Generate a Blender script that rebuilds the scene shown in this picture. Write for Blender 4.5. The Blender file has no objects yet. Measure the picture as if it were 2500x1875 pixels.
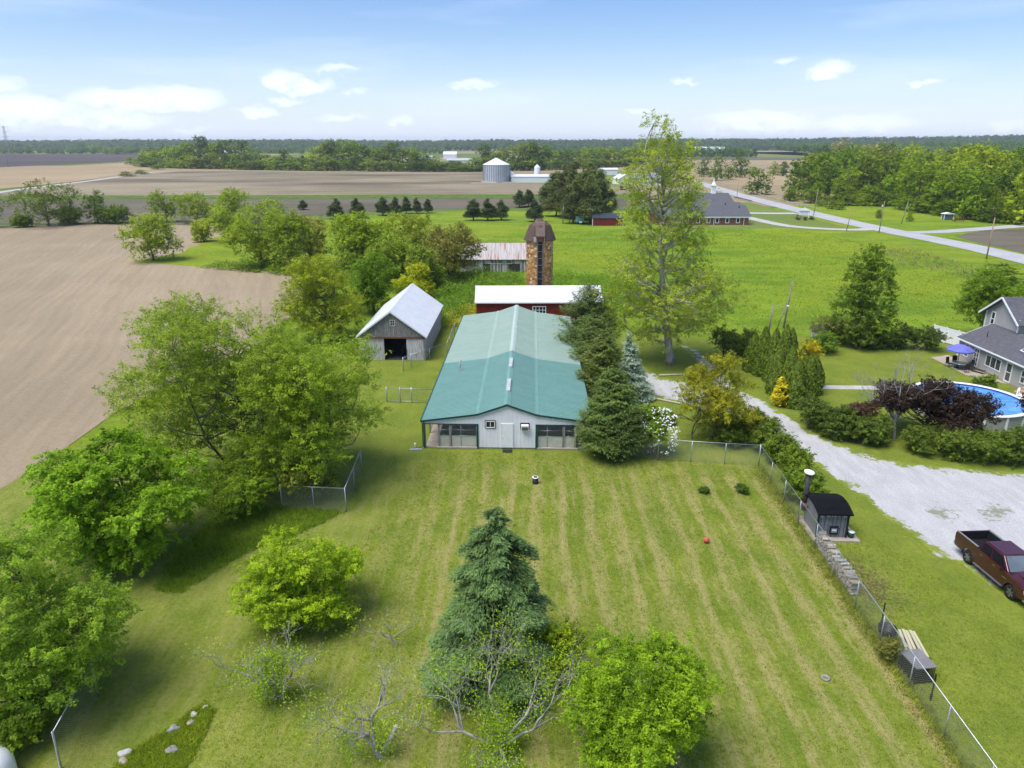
import bpy, bmesh, math, random
import numpy as np
from mathutils import Vector, Matrix, Euler
from mathutils.geometry import tessellate_polygon
R = math.radians
sc = bpy.context.scene
col = sc.collection

# ------------------------------------------------------------------ camera
H, F = 24.0, 1750.0                      # drone height (m), focal length in photo pixels (2500 wide)
PITCH = math.atan((937.5 - 348) / F)
cP, sP = math.cos(PITCH), math.sin(PITCH)
cam = bpy.data.cameras.new('camera'); cam.sensor_width = 36; cam.lens = 36 * F / 2500
cam.clip_start = .1; cam.clip_end = 60000
camo = bpy.data.objects.new('camera', cam); col.objects.link(camo)
camo.location = (0, 0, H); camo.rotation_euler = (math.pi / 2 - PITCH, 0, 0)
sc.camera = camo

def G(px, py, z=0.0):                    # photo pixel -> point on the level z
    u = (px - 1250) / F; v = (937.5 - py) / F
    t = (z - H) / (-sP + v * cP)
    return Vector((u * t, (cP + v * sP) * t, z))
def depth(x, y, z=0.0): return y * cP - (z - H) * sP
def ZT(y, py):                           # height seen at row py above the ground distance y
    v = (937.5 - py) / F
    return H + (v * y * cP - y * sP) / (cP + v * sP)

# ------------------------------------------------------------------ world, sun, exposure
SUN_EL, SUN_AZ = R(64), R(-120)           # azimuth from +Y towards +X
world = bpy.data.worlds.new('World'); sc.world = world; world.use_nodes = True
wn = world.node_tree; wn.nodes.clear()
def wnode(t, **k):
    n = wn.nodes.new(t)
    for a, b in k.items(): setattr(n, a, b)
    return n
def wmath(op, a, b=None, c=None, clamp=False):
    n = wnode('ShaderNodeMath', operation=op, use_clamp=clamp)
    for i, v in enumerate((a, b, c)):
        if v is None: continue
        if isinstance(v, (int, float)): n.inputs[i].default_value = v
        else: wn.links.new(v, n.inputs[i])
    return n.outputs[0]
HAZE_COL = (6.3, 7.1, 8.3, 1)
sky = wnode('ShaderNodeTexSky'); sky.sky_type = 'NISHITA'; sky.sun_disc = False
sky.sun_elevation = SUN_EL; sky.sun_rotation = SUN_AZ
sky.altitude = 0; sky.air_density = 1.0; sky.dust_density = 0.6; sky.ozone_density = 2.5
tc = wnode('ShaderNodeTexCoord')
sep = wnode('ShaderNodeSeparateXYZ'); wn.links.new(tc.outputs['Generated'], sep.inputs[0])
nz = wnode('ShaderNodeTexNoise'); nz.inputs['Scale'].default_value = 34; nz.inputs['Detail'].default_value = 8; nz.inputs['Roughness'].default_value = .6
mp = wnode('ShaderNodeMapping'); mp.inputs['Scale'].default_value = (1, 1, 1.9)
wn.links.new(tc.outputs['Generated'], mp.inputs[0]); wn.links.new(mp.outputs[0], nz.inputs['Vector'])
az = wmath('ARCTAN2', sep.outputs[0], sep.outputs[1]); el = wmath('ARCSINE', sep.outputs[2])
az = wmath('ADD', az, wmath('MULTIPLY', wmath('SUBTRACT', nz.outputs['Fac'], .5), .05))
el = wmath('ADD', el, wmath('MULTIPLY', wmath('SUBTRACT', nz.outputs['Fac'], .5), .034))
def px_ang(px, py):
    u = (px - 1250) / F; v = (937.5 - py) / F
    d = Vector((u, cP + v * sP, -sP + v * cP)).normalized()
    return math.atan2(d.x, d.y), math.asin(d.z)
puffs = [(60,268,130,40,.95),(300,244,110,30,1),(440,240,105,33,.95),(245,292,150,24,.9),(690,190,62,22,.8),(745,207,78,22,.85),(825,168,56,15,.75),
    (630,274,60,15,.8),(835,288,70,13,.6),(978,297,42,14,.7),(1158,206,66,16,.75),(700,243,52,12,.6),(870,222,34,10,.5),(2026,172,52,25,.95),
    (1668,201,46,11,.7),(2262,198,38,9,.7),(1850,297,160,30,.95),(2105,302,140,24,.8),(1560,271,55,10,.6),(1918,150,32,9,.6),(2462,310,70,20,.6),(15,206,45,18,.6),(470,312,50,10,.55)]
rg = random.Random(5)
angs = [(*px_ang(p[0], p[1]), p[2] / F, p[3] / F * .92, p[4]) for p in puffs]
azf = wmath('SUBTRACT', wmath('PINGPONG', wmath('ADD', az, .74), 1.48), .74)     # the same kind of puffs go on all round the horizon
cxy = wnode('ShaderNodeCombineXYZ'); wn.links.new(azf, cxy.inputs[0]); wn.links.new(el, cxy.inputs[1])
acc = None
for a, e, wa, we, s in angs:
    q = wnode('ShaderNodeVectorMath', operation='MULTIPLY_ADD'); wn.links.new(cxy.outputs[0], q.inputs[0])
    q.inputs[1].default_value = (1 / wa, 1 / we, 0); q.inputs[2].default_value = (-a / wa, -e / we, 0)
    dd = wnode('ShaderNodeVectorMath', operation='DOT_PRODUCT'); wn.links.new(q.outputs[0], dd.inputs[0]); wn.links.new(q.outputs[0], dd.inputs[1])
    m = wmath('MULTIPLY_ADD', dd.outputs['Value'], -s, 1.1 * s)
    acc = m if acc is None else wmath('MAXIMUM', acc, m)
acc = wmath('MAXIMUM', acc, 0.0)
acc = wmath('MULTIPLY', acc, wmath('MULTIPLY_ADD', nz.outputs['Fac'], 1.9, -.05, clamp=True))
acc = wmath('MULTIPLY', wmath('SUBTRACT', acc, .16, clamp=True), 1.5, clamp=True)
# thin high streaks
mp3 = wnode('ShaderNodeMapping'); mp3.inputs['Scale'].default_value = (2.2, 2.2, 16); mp3.inputs['Rotation'].default_value = (0, .1, 0)
nz3 = wnode('ShaderNodeTexNoise'); nz3.inputs['Scale'].default_value = 1.6; nz3.inputs['Detail'].default_value = 6
wn.links.new(tc.outputs['Generated'], mp3.inputs[0]); wn.links.new(mp3.outputs[0], nz3.inputs['Vector'])
cir = wmath('MULTIPLY', wmath('SUBTRACT', nz3.outputs['Fac'], .5, clamp=True), 1.0)
acc = wmath('ADD', wmath('MULTIPLY', wmath('MAXIMUM', acc, cir), .78), .18)      # thin milky veil over the whole sky
mix = wnode('ShaderNodeMix', data_type='RGBA'); wn.links.new(acc, mix.inputs['Factor'])
gam = wnode('ShaderNodeHueSaturation'); gam.inputs['Hue'].default_value = .51; gam.inputs['Saturation'].default_value = 1.7; gam.inputs['Value'].default_value = 1.0
wn.links.new(sky.outputs[0], gam.inputs['Color'])
hz = wmath('MULTIPLY', wmath('EXPONENT', wmath('MULTIPLY', wmath('ABSOLUTE', wmath('ARCSINE', sep.outputs[2])), -1 / .075)), .92)
hzm = wnode('ShaderNodeMix', data_type='RGBA'); wn.links.new(hz, hzm.inputs['Factor']); wn.links.new(gam.outputs[0], hzm.inputs['A']); hzm.inputs['B'].default_value = HAZE_COL
wn.links.new(hzm.outputs['Result'], mix.inputs['A']); mix.inputs['B'].default_value = (7.8, 8.4, 10.8, 1)
bg = wnode('ShaderNodeBackground'); bg.inputs['Strength'].default_value = .066
out = wnode('ShaderNodeOutputWorld'); wn.links.new(mix.outputs['Result'], bg.inputs['Color']); wn.links.new(bg.outputs[0], out.inputs['Surface'])

sun = bpy.data.lights.new('sun', 'SUN'); sun.energy = 2.35; sun.angle = R(42); sun.color = (1, .965, .9)
suno = bpy.data.objects.new('sun', sun); col.objects.link(suno)
sdir = Vector((math.sin(SUN_AZ) * math.cos(SUN_EL), math.cos(SUN_AZ) * math.cos(SUN_EL), math.sin(SUN_EL)))
suno.rotation_euler = sdir.to_track_quat('Z', 'Y').to_euler(); suno.location = (0, 0, 80)
vs = sc.view_settings; vs.view_transform = 'Standard'; vs.look = 'None'; vs.gamma = 1; vs.exposure = 1.08
sc.render.engine = 'CYCLES'; sc.cycles.use_denoising = True
sc.cycles.use_adaptive_sampling = True; sc.cycles.adaptive_threshold = .015; sc.cycles.adaptive_min_samples = 12
sc.cycles.max_bounces = 7; sc.cycles.diffuse_bounces = 5; sc.cycles.transparent_max_bounces = 6; sc.cycles.transmission_bounces = 4; sc.cycles.volume_bounces = 0

# ------------------------------------------------------------------ materials
def newmat(name):
    m = bpy.data.materials.new(name); m.use_nodes = True; nt = m.node_tree; nt.nodes.clear()
    o = nt.nodes.new('ShaderNodeOutputMaterial')
    return m, nt, o
class NT:
    def __init__(s, nt): s.nt = nt
    def n(s, t, **k):
        x = s.nt.nodes.new(t)
        for a, b in k.items(): setattr(x, a, b)
        return x
    def l(s, a, b): s.nt.links.new(a, b)
    def math(s, op, a, b=None, c=None, clamp=False):
        n = s.n('ShaderNodeMath', operation=op, use_clamp=clamp)
        for i, v in enumerate((a, b, c)):
            if v is None: continue
            if isinstance(v, (int, float)): n.inputs[i].default_value = v
            else: s.l(v, n.inputs[i])
        return n.outputs[0]
    def noise(s, vec, scale, detail=4, rough=.55, dist=0, fac=True):
        n = s.n('ShaderNodeTexNoise'); n.inputs['Scale'].default_value = scale; n.inputs['Detail'].default_value = detail
        n.inputs['Roughness'].default_value = rough; n.inputs['Distortion'].default_value = dist
        if vec is not None: s.l(vec, n.inputs['Vector'])
        return n.outputs['Fac'] if fac else n.outputs['Color']
    def mapping(s, vec, scale=(1, 1, 1), rot=(0, 0, 0), loc=(0, 0, 0)):
        n = s.n('ShaderNodeMapping'); n.inputs['Scale'].default_value = scale; n.inputs['Rotation'].default_value = rot; n.inputs['Location'].default_value = loc
        s.l(vec, n.inputs[0]); return n.outputs[0]
    def mix(s, f, a, b):
        n = s.n('ShaderNodeMix', data_type='RGBA')
        for v, k in ((f, 'Factor'), (a, 'A'), (b, 'B')):
            if isinstance(v, (int, float)): n.inputs[k].default_value = v
            elif isinstance(v, (tuple, list)): n.inputs[k].default_value = (*v[:3], 1)
            else: s.l(v, n.inputs[k])
        return n.outputs['Result']
    def range(s, v, a, b, c=0., d=1.):
        n = s.n('ShaderNodeMapRange'); n.interpolation_type = 'SMOOTHSTEP'
        s.l(v, n.inputs[0])
        for i, x in enumerate((a, b, c, d)): n.inputs[i + 1].default_value = x
        return n.outputs[0]
    def bump(s, h, strength=.4, dist=.05):
        n = s.n('ShaderNodeBump'); n.inputs['Strength'].default_value = strength; n.inputs['Distance'].default_value = dist
        s.l(h, n.inputs['Height']); return n.outputs[0]
    def principled(s, colour, rough=.8, metal=0, spec=.3, normal=None, out=None, **kw):
        n = s.n('ShaderNodeBsdfPrincipled')
        for v, k in ((colour, 'Base Color'), (rough, 'Roughness')):
            if isinstance(v, (int, float)): n.inputs[k].default_value = v
            elif isinstance(v, (tuple, list)): n.inputs[k].default_value = (*v[:3], 1)
            else: s.l(v, n.inputs[k])
        n.inputs['Metallic'].default_value = metal; n.inputs['Specular IOR Level'].default_value = spec
        for k, v in kw.items(): n.inputs[k].default_value = v
        if normal is not None: s.l(normal, n.inputs['Normal'])
        if out is not None: s.l(n.outputs[0], out.inputs['Surface'])
        return n.outputs[0]
MATS = {}
def M(name, c1, c2=None, scale=2.0, rough=.8, metal=0, spec=.3, bump=0., bscale=25, stretch=(1, 1, 1), lo=.35, hi=.65, c3=None, s3=1.0, t3=.62, **kw):
    """general procedural surface: two tones by noise, optional third tone as stains, fine relief"""
    if name in MATS: return MATS[name]
    m, nt, o = newmat(name); k = NT(nt)
    pos = k.n('ShaderNodeTexCoord').outputs['Object']
    oi = k.n('ShaderNodeObjectInfo')
    add = k.n('ShaderNodeVectorMath', operation='ADD'); k.l(pos, add.inputs[0])
    sclr = k.n('ShaderNodeVectorMath', operation='SCALE'); sclr.inputs['Scale'].default_value = 37
    cmb = k.n('ShaderNodeCombineXYZ'); k.l(oi.outputs['Random'], cmb.inputs[0]); k.l(oi.outputs['Random'], cmb.inputs[1]); k.l(cmb.outputs[0], sclr.inputs[0]); k.l(sclr.outputs[0], add.inputs[1])
    v = k.mapping(add.outputs[0], stretch)
    if c2 is None: c2 = tuple(x * .82 for x in c1)
    colour = k.mix(k.range(k.noise(v, scale, 6, .6), lo, hi), c1, c2)
    if c3 is not None: colour = k.mix(k.range(k.noise(v, s3, 5, .65), t3, t3 + .1), colour, c3)
    nrm = k.bump(k.noise(v, bscale, 5, .6), bump, .03) if bump else None
    k.principled(colour, rough, metal, spec, nrm, o, **kw)
    MATS[name] = m; return m

def foliage_mat(name, trans=.3, rough=.55):
    m, nt, o = newmat(name); k = NT(nt)
    oc0 = k.n('ShaderNodeObjectInfo').outputs['Color']
    gn = k.n('ShaderNodeVectorMath', operation='MULTIPLY'); k.l(oc0, gn.inputs[0]); gn.inputs[1].default_value = (2.5, 2.42, 1.7); oc = gn.outputs[0]
    at = k.n('ShaderNodeAttribute', attribute_name='tint').outputs['Fac']
    hs = k.n('ShaderNodeHueSaturation'); k.l(oc, hs.inputs['Color'])
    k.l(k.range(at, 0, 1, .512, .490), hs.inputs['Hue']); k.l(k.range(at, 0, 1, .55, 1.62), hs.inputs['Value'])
    n = k.n('ShaderNodeBsdfPrincipled'); k.l(hs.outputs[0], n.inputs['Base Color']); n.inputs['Roughness'].default_value = rough; n.inputs['Specular IOR Level'].default_value = .25
    t = k.n('ShaderNodeBsdfTranslucent'); k.l(hs.outputs[0], t.inputs['Color'])
    mx = k.n('ShaderNodeMixShader'); mx.inputs[0].default_value = trans
    k.l(n.outputs[0], mx.inputs[1]); k.l(t.outputs[0], mx.inputs[2]); k.l(mx.outputs[0], o.inputs['Surface'])
    MATS[name] = m; return m
LEAF = foliage_mat('leaf', .55); NEEDLE = foliage_mat('needle', .25, .6)
BARK = M('bark', (.17, .14, .11), (.09, .075, .06), 6, .95, bump=.6, bscale=30, stretch=(1, 1, .25))
BARK_PALE = M('bark_pale', (.46, .43, .38), (.27, .25, .22), 3, .9, bump=.4, bscale=20, stretch=(1, 1, .35), c3=(.16, .14, .11), s3=4, t3=.56)
DEADWOOD = M('deadwood', (.40, .37, .34), (.22, .20, .18), 5, .9, bump=.4, bscale=30, stretch=(1, 1, .3))
PETAL = M('petal', (.85, .84, .80), (.78, .77, .7), 5, .7)

# ------------------------------------------------------------------ object helpers
def tag(o, label=None, cat=None, group=None, kind=None):
    if label: o['label'] = label
    if cat: o['category'] = cat
    if group: o['group'] = group
    if kind: o['kind'] = kind
    return o
def link(name, me, parent=None, loc=(0, 0, 0), rot=(0, 0, 0)):
    o = bpy.data.objects.new(name, me); col.objects.link(o)
    o.location = loc; o.rotation_euler = rot
    if parent: o.parent = parent
    return o
def thing(name, label, cat, loc=(0, 0, 0), rz=0., group=None):
    o = link(name, None, None, loc, (0, 0, rz)); o.empty_display_size = .3
    return tag(o, label, cat, group)
class MB:
    """collects shapes; build() makes ONE mesh object of them"""
    def __init__(s): s.v = []; s.f = []; s.sm = []
    def add(s, vs, fs, smooth=False):
        b = len(s.v); s.v += [tuple(x) for x in vs]; s.f += [tuple(i + b for i in f) for f in fs]; s.sm += [smooth] * len(fs); return s
    def box(s, c, d, rz=0., rx=0., ry=0.):
        m = Matrix.Translation(c) @ Euler((rx, ry, rz)).to_matrix().to_4x4()
        vs = [m @ Vector((x * d[0] / 2, y * d[1] / 2, z * d[2] / 2)) for z in (-1, 1) for y in (-1, 1) for x in (-1, 1)]
        return s.add(vs, [(0, 2, 3, 1), (4, 5, 7, 6), (0, 1, 5, 4), (2, 6, 7, 3), (0, 4, 6, 2), (1, 3, 7, 5)])
    def tube(s, pts, rad, n=6, cap=True, smooth=True):
        pts = [Vector(p) for p in pts]
        if isinstance(rad, (int, float)): rad = [rad] * len(pts)
        vs = []; up = Vector((0, 0, 1))
        for i, p in enumerate(pts):
            t = (pts[min(i + 1, len(pts) - 1)] - pts[max(i - 1, 0)])
            if t.length < 1e-6: t = Vector((0, 0, 1))
            t.normalize()
            a = t.cross(Vector((0, 1, 0)) if abs(t.y) < .9 else Vector((1, 0, 0))).normalized(); b = t.cross(a)
            for j in range(n):
                w = 2 * math.pi * j / n
                vs.append(p + (a * math.cos(w) + b * math.sin(w)) * rad[i])
        fs = []
        for i in range(len(pts) - 1):
            for j in range(n):
                k = (j + 1) % n
                fs.append((i * n + j, i * n + k, (i + 1) * n + k, (i + 1) * n + j))
        if cap: fs.append(tuple(range(n - 1, -1, -1))); fs.append(tuple(range((len(pts) - 1) * n, len(pts) * n)))
        return s.add(vs, fs, smooth)
    def lathe(s, prof, n=24, c=(0, 0, 0), smooth=True, sx=1, sy=1, a0=0, a1=2 * math.pi):
        full = abs(a1 - a0 - 2 * math.pi) < 1e-6; m = n if full else n + 1; vs = []
        for r, z in prof:
            for j in range(m):
                w = a0 + (a1 - a0) * j / n
                vs.append((c[0] + r * math.cos(w) * sx, c[1] + r * math.sin(w) * sy, c[2] + z))
        fs = []
        for i in range(len(prof) - 1):
            for j in range(n):
                k = (j + 1) % m
                fs.append((i * m + j, i * m + k, (i + 1) * m + k, (i + 1) * m + j))
        return s.add(vs, fs, smooth)
    def prism(s, poly, x0, x1, axis='x', smooth=False):
        """extrude a 2D outline along an axis (x: poly is y,z; y: poly is x,z; z: poly is x,y)"""
        n = len(poly); vs = []
        for t in (x0, x1):
            for a, b in poly:
                vs.append((t, a, b) if axis == 'x' else (a, t, b) if axis == 'y' else (a, b, t))
        fs = [tuple(range(n)), tuple(range(2 * n - 1, n - 1, -1))] + [(i, i + n, (i + 1) % n + n, (i + 1) % n) for i in range(n)]
        return s.add(vs, fs, smooth)
    def mesh(s, name, mat, bevel=0, seg=2):
        me = bpy.data.meshes.new(name); me.from_pydata(s.v, [], s.f)
        me.polygons.foreach_set('use_smooth', s.sm)
        if mat: me.materials.append(mat)
        bm = bmesh.new(); bm.from_mesh(me)
        if bevel:
            bmesh.ops.bevel(bm, geom=[e for e in bm.edges if len(e.link_faces) == 2 and e.calc_face_angle(0) > .5], offset=bevel, segments=seg, affect='EDGES', clamp_overlap=True)
        bmesh.ops.recalc_face_normals(bm, faces=bm.faces)
        bm.to_mesh(me); bm.free(); me.update()
        return me
    def build(s, name, mat, parent=None, loc=(0, 0, 0), rot=(0, 0, 0), bevel=0, seg=2):
        return link(name, s.mesh(name, mat, bevel, seg), parent, loc, rot)
_unit = {}
def piece(name, mat, parent, c, d, rot=(0, 0, 0)):
    """one plain board / bar / pane: a shared unit block, scaled"""
    if mat.name not in _unit: _unit[mat.name] = MB().box((0, 0, 0), (1, 1, 1)).mesh('block_' + mat.name, mat)
    o = link(name, _unit[mat.name], parent, c, rot); o.scale = d; return o
def copy_tree(o, parent=None):
    c = o.copy(); col.objects.link(c)
    if parent: c.parent = parent
    for ch in list(o.children): copy_tree(ch, c)
    return c

# ------------------------------------------------------------------ ground materials
def ground_mat(name, fn, rough=.95, bump=.5, dist=.06, bs=6):
    m, nt, o = newmat(name); k = NT(nt)
    pos = k.n('ShaderNodeNewGeometry').outputs['Position']
    c, h = fn(k, pos)
    if h is None: h = k.noise(pos, bs, 5, .65)
    k.principled(c, rough, 0, .12, k.bump(h, bump, dist), o)
    return m
def lawn_fn(k, p):
    sepn = k.n('ShaderNodeSeparateXYZ'); k.l(p, sepn.inputs[0]); X, Y = sepn.outputs[0], sepn.outputs[1]
    mid = k.noise(p, .35, 4, .6); fine = k.noise(p, 4.5, 4, .7); vfine = k.noise(p, 17, 2, .75)
    warp = k.math('MULTIPLY', k.math('SUBTRACT', k.noise(p, .07, 0), .5), 1.3)
    xs = k.math('ADD', k.math('ADD', X, k.math('MULTIPLY', Y, -.027)), warp)
    s1 = k.math('POWER', k.math('MULTIPLY_ADD', k.math('SINE', k.math('MULTIPLY', xs, 2 * math.pi / 1.85)), .5, .5), 2.0); s1 = k.math('MULTIPLY_ADD', s1, 2.2, -.9); s1b = k.math('SINE', k.math('MULTIPLY', xs, 2 * math.pi / .74))
    xd = k.math('ADD', k.math('ADD', k.math('MULTIPLY', X, .80), k.math('MULTIPLY', Y, -.60)), k.math('MULTIPLY', warp, 1.6))
    s2 = k.math('SINE', k.math('MULTIPLY', xd, 2 * math.pi / 1.7))
    side = k.range(X, -10, -3)
    inside = k.math('MULTIPLY', k.range(k.math('MULTIPLY_ADD', Y, -.036, k.math('ADD', X, 1.84)), 19.6, 19.0), k.range(Y, 56, 47))
    st = k.math('ADD', k.math('MULTIPLY', k.math('ADD', s1, k.math('MULTIPLY', s1b, .45)), side), k.math('MULTIPLY', s2, k.math('MULTIPLY', k.math('SUBTRACT', 1., side), .35)))
    patch = k.noise(k.mapping(p, (2.2, .34, 1)), .8, 5, .72)
    dry = k.math('ADD', k.math('MULTIPLY', k.math('MULTIPLY', st, inside), .085), k.math('ADD', k.math('MULTIPLY', patch, .95), k.math('MULTIPLY', fine, .4)))
    dry = k.math('ADD', dry, k.math('MULTIPLY', mid, .25))
    dfac = k.math('MULTIPLY', k.range(dry, .64, 1.04), k.math('MULTIPLY_ADD', k.math('MULTIPLY', inside, k.math('MULTIPLY_ADD', side, .6, .4)), .72, .12))
    g = k.mix(k.range(mid, .32, .68), (.145, .212, .015), (.235, .285, .024))
    g = k.mix(k.range(fine, .3, .7), k.mix(.5, g, (.06, .098, .01)), g)
    g = k.mix(k.range(vfine, .35, .7), g, k.mix(.42, g, (.24, .265, .06)))
    c = k.mix(dfac, g, k.mix(vfine, (.32, .275, .092), (.40, .345, .15)))
    bare = k.range(k.noise(p, 1.1, 4, .75), .68, .72)
    c = k.mix(k.math('MULTIPLY', bare, .7), c, (.33, .24, .15))
    return c, k.math('ADD', fine, vfine)
LAWN = ground_mat('mown_lawn', lawn_fn, bump=.8, dist=.09)
def meadow_fn(k, p):
    st = k.mapping(p, (.45, 1, 1))
    big = k.noise(p, .018, 4, .6); mid = k.noise(st, .13, 6, .65); fine = k.noise(p, 1.0, 6, .7); vf = k.noise(p, 4.5, 4, .7)
    c = k.mix(k.range(mid, .34, .66), (.13, .228, .016), (.25, .345, .024))
    c = k.mix(k.range(big, .42, .68), c, k.mix(.55, c, (.33, .345, .02)))
    c = k.mix(k.range(fine, .30, .52), k.mix(.5, c, (.055, .11, .009)), c)
    c = k.mix(k.range(vf, .4, .7), c, k.mix(.3, c, (.24, .30, .03)))
    h = k.math('ADD', k.math('MULTIPLY', fine, 2.), vf)
    return c, h
MEADOW = ground_mat('meadow_grass', meadow_fn, bump=.9, dist=.3)
def far_fn(k, p):
    v = k.mapping(p, (.0011, .0032, 1), (0, 0, .12))
    n = k.n('ShaderNodeTexVoronoi'); n.inputs['Scale'].default_value = 1; k.l(v, n.inputs['Vector'])
    s = k.n('ShaderNodeSeparateColor'); k.l(n.outputs['Color'], s.inputs[0])
    a = k.mix(k.range(s.outputs[0], .35, .37), (.10, .16, .03), (.30, .235, .15))
    a = k.mix(k.range(s.outputs[1], .70, .72), a, (.13, .10, .075))
    a = k.mix(k.range(k.noise(p, .01, 5), .3, .7), a, k.mix(.3, a, (.2, .19, .06)))
    return a, k.noise(p, .4, 4)
FARLAND = ground_mat('far_farmland', far_fn, bump=.2)
def soil(name, ca, cb, ang=0., period=1.6, patch=.02, green=0., dark=None):
    def fn(k, p):
        r = k.mapping(p, (1, 1, 1), (0, 0, ang))
        warp = k.math('MULTIPLY', k.noise(p, .018, 2), 16)
        sp = k.n('ShaderNodeSeparateXYZ'); k.l(r, sp.inputs[0])
        ph = k.math('ADD', sp.outputs[1], warp)
        tr = k.math('SINE', k.math('MULTIPLY', ph, 2 * math.pi / period))
        tr2 = k.math('SINE', k.math('MULTIPLY', ph, 2 * math.pi / (period * 4.3)))
        stre = k.noise(k.mapping(r, (.03, .8, 1)), 1.2, 5, .65); big = k.noise(p, patch, 5, .6); fine = k.noise(p, 2.2, 6, .75)
        f = k.math('ADD', k.math('ADD', k.math('MULTIPLY', big, 1.1), k.math('MULTIPLY', stre, .55)), k.math('ADD', k.math('MULTIPLY', tr, .03), k.math('MULTIPLY', tr2, .04)))
        c = k.mix(k.range(f, .62, 1.06), cb, ca)
        c = k.mix(k.range(fine, .3, .62), k.mix(.22, c, (.06, .045, .03)), c)
        if dark: c = k.mix(k.range(k.noise(k.mapping(p, (.35, 1, 1)), dark[0], 3, .5), dark[1], dark[1] + .14), c, dark[2])
        if green: c = k.mix(k.math('MULTIPLY', k.range(k.noise(k.mapping(r, (.1, 1, 1)), .06, 4), .52, .7), green), c, (.12, .15, .03))
        return c, k.math('ADD', fine, k.math('MULTIPLY', tr, .12))
    return ground_mat(name, fn, bump=.7, dist=.12)
SOIL_NEAR = soil('tilled_tan_soil', (.365, .29, .188), (.28, .222, .142), R(72), 1.7, .022)
SOIL_DARK = soil('dark_soil', (.175, .15, .11), (.10, .09, .06), R(4), 2.5, .012, .5)
SOIL_MID = soil('banded_soil', (.345, .285, .185), (.185, .155, .10), R(3), 3, .008, .35, (.008, .5, (.11, .09, .065)))
SOIL_TAN = soil('pale_stubble_soil', (.42, .32, .19), (.30, .23, .13), R(-6), 4, .006, .25)
SOIL_BLACK = soil('black_soil', (.115, .095, .085), (.07, .06, .055), R(2), 4, .006)
def strip_fn(k, p):
    f = k.noise(p, .25, 5, .7)
    return k.mix(k.range(f, .3, .7), (.05, .10, .012), (.14, .2, .025)), k.noise(p, .8, 4)
VERGE = ground_mat('verge_grass', strip_fn, bump=.9, dist=.4)
def far_green_fn(k, p):
    f = k.noise(k.mapping(p, (.3, 1, 1)), .03, 5, .6)
    return k.mix(k.range(f, .3, .7), (.11, .17, .03), (.19, .22, .05)), k.noise(p, .3, 4)
FARGREEN = ground_mat('far_pasture', far_green_fn, bump=.2)
def edged(name, fn, grass=True, rough=.9):
    """a surface whose edge (attribute edge 0..1) breaks up into grass"""
    m, nt, o = newmat(name); k = NT(nt)
    p = k.n('ShaderNodeNewGeometry').outputs['Position']
    c, h = fn(k, p)
    if grass:
        e = k.n('ShaderNodeAttribute', attribute_name='edge').outputs['Fac']
        f = k.math('ADD', e, k.math('MULTIPLY', k.math('SUBTRACT', k.noise(p, .8, 5, .75), .5), 2.3))
        gl, gh = lawn_fn(k, p)
        c = k.mix(k.range(f, .62, .86), c, gl)
    k.principled(c, rough, 0, .15, k.bump(h, .5, .04), o); return m
def gravel_fn(k, p):
    big = k.noise(p, .25, 5, .6); fine = k.noise(p, 9, 6, .8); tr = k.noise(k.mapping(p, (1.4, .35, 1), (0, 0, R(-38))), 1.1, 5, .6)
    c = k.mix(k.range(big, .3, .7), (.47, .465, .455), (.41, .405, .395))
    c = k.mix(k.range(tr, .38, .75), c, (.52, .515, .505))
    c = k.mix(k.range(fine, .32, .6), k.mix(.5, c, (.2, .2, .19)), c)
    mask = k.range(k.math('ADD', k.noise(p, .22, 3), k.math('MULTIPLY', k.noise(p, 2.2, 6, .8), .6)), .93, 1.0)
    c = k.mix(k.math('MULTIPLY', mask, .75), c, (.17, .18, .09))
    return c, fine
GRAVEL = edged('white_gravel', gravel_fn)
def asphalt_fn(k, p):
    c = k.mix(k.range(k.noise(p, .15, 5, .65), .3, .7), (.43, .425, .42), (.36, .355, .35))
    c = k.mix(k.range(k.noise(p, 1.5, 6, .8), .58, .7), c, (.3, .295, .29))
    return c, k.noise(p, 12, 3)
ASPHALT = edged('worn_asphalt', asphalt_fn, False)
def concrete_fn(k, p):
    return k.mix(k.range(k.noise(p, .5, 6, .65), .3, .7), (.50, .485, .45), (.38, .365, .33)), k.noise(p, 14, 3)
CONC = edged('concrete_path', concrete_fn, False)

# ------------------------------------------------------------------ ground sheets
rj = random.Random(11)
def roughen(pts, step, amp):
    o = []
    n = len(pts)
    for i in range(n):
        a, b = pts[i], pts[(i + 1) % n]; d = (b - a); L = d.length; m = max(1, min(60, int(L / step)))
        nn = Vector((-d.y, d.x, 0)).normalized() if L > 0 else Vector()
        for j in range(m):
            o.append(a + d * (j / m) + nn * (rj.uniform(-amp, amp) if j else 0))
    return o
def sheet(name, px, z, mat, label, cat, step=3., amp=.25, world=False, kind='structure'):
    pts = [Vector((*q, z)) if world else G(q[0], q[1], 0) for q in px]
    pts = [Vector((q.x, q.y, z)) for q in roughen(pts, step, amp)]
    tri = tessellate_polygon([pts])
    me = bpy.data.meshes.new(name); me.from_pydata([tuple(q) for q in pts], [], [tuple(t) for t in tri])
    bm = bmesh.new(); bm.from_mesh(me)
    for f in bm.faces:
        f.normal_update()
        if f.normal.z < 0: f.normal_flip()
    bm.to_mesh(me); bm.free(); me.materials.append(mat)
    return tag(link(name, me), label, cat, None, kind)
def smooth_line(pts, n=8):
    """Catmull-Rom through points"""
    P = [pts[0] * 2 - pts[1]] + pts + [pts[-1] * 2 - pts[-2]]; o = []
    for i in range(1, len(P) - 2):
        for j in range(n):
            t = j / n; a, b, c, d = P[i - 1], P[i], P[i + 1], P[i + 2]
            o.append(.5 * ((2 * b) + (c - a) * t + (2 * a - 5 * b + 4 * c - d) * t * t + (3 * b - a - 3 * c + d) * t ** 3))
    o.append(pts[-1]); return o
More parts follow.
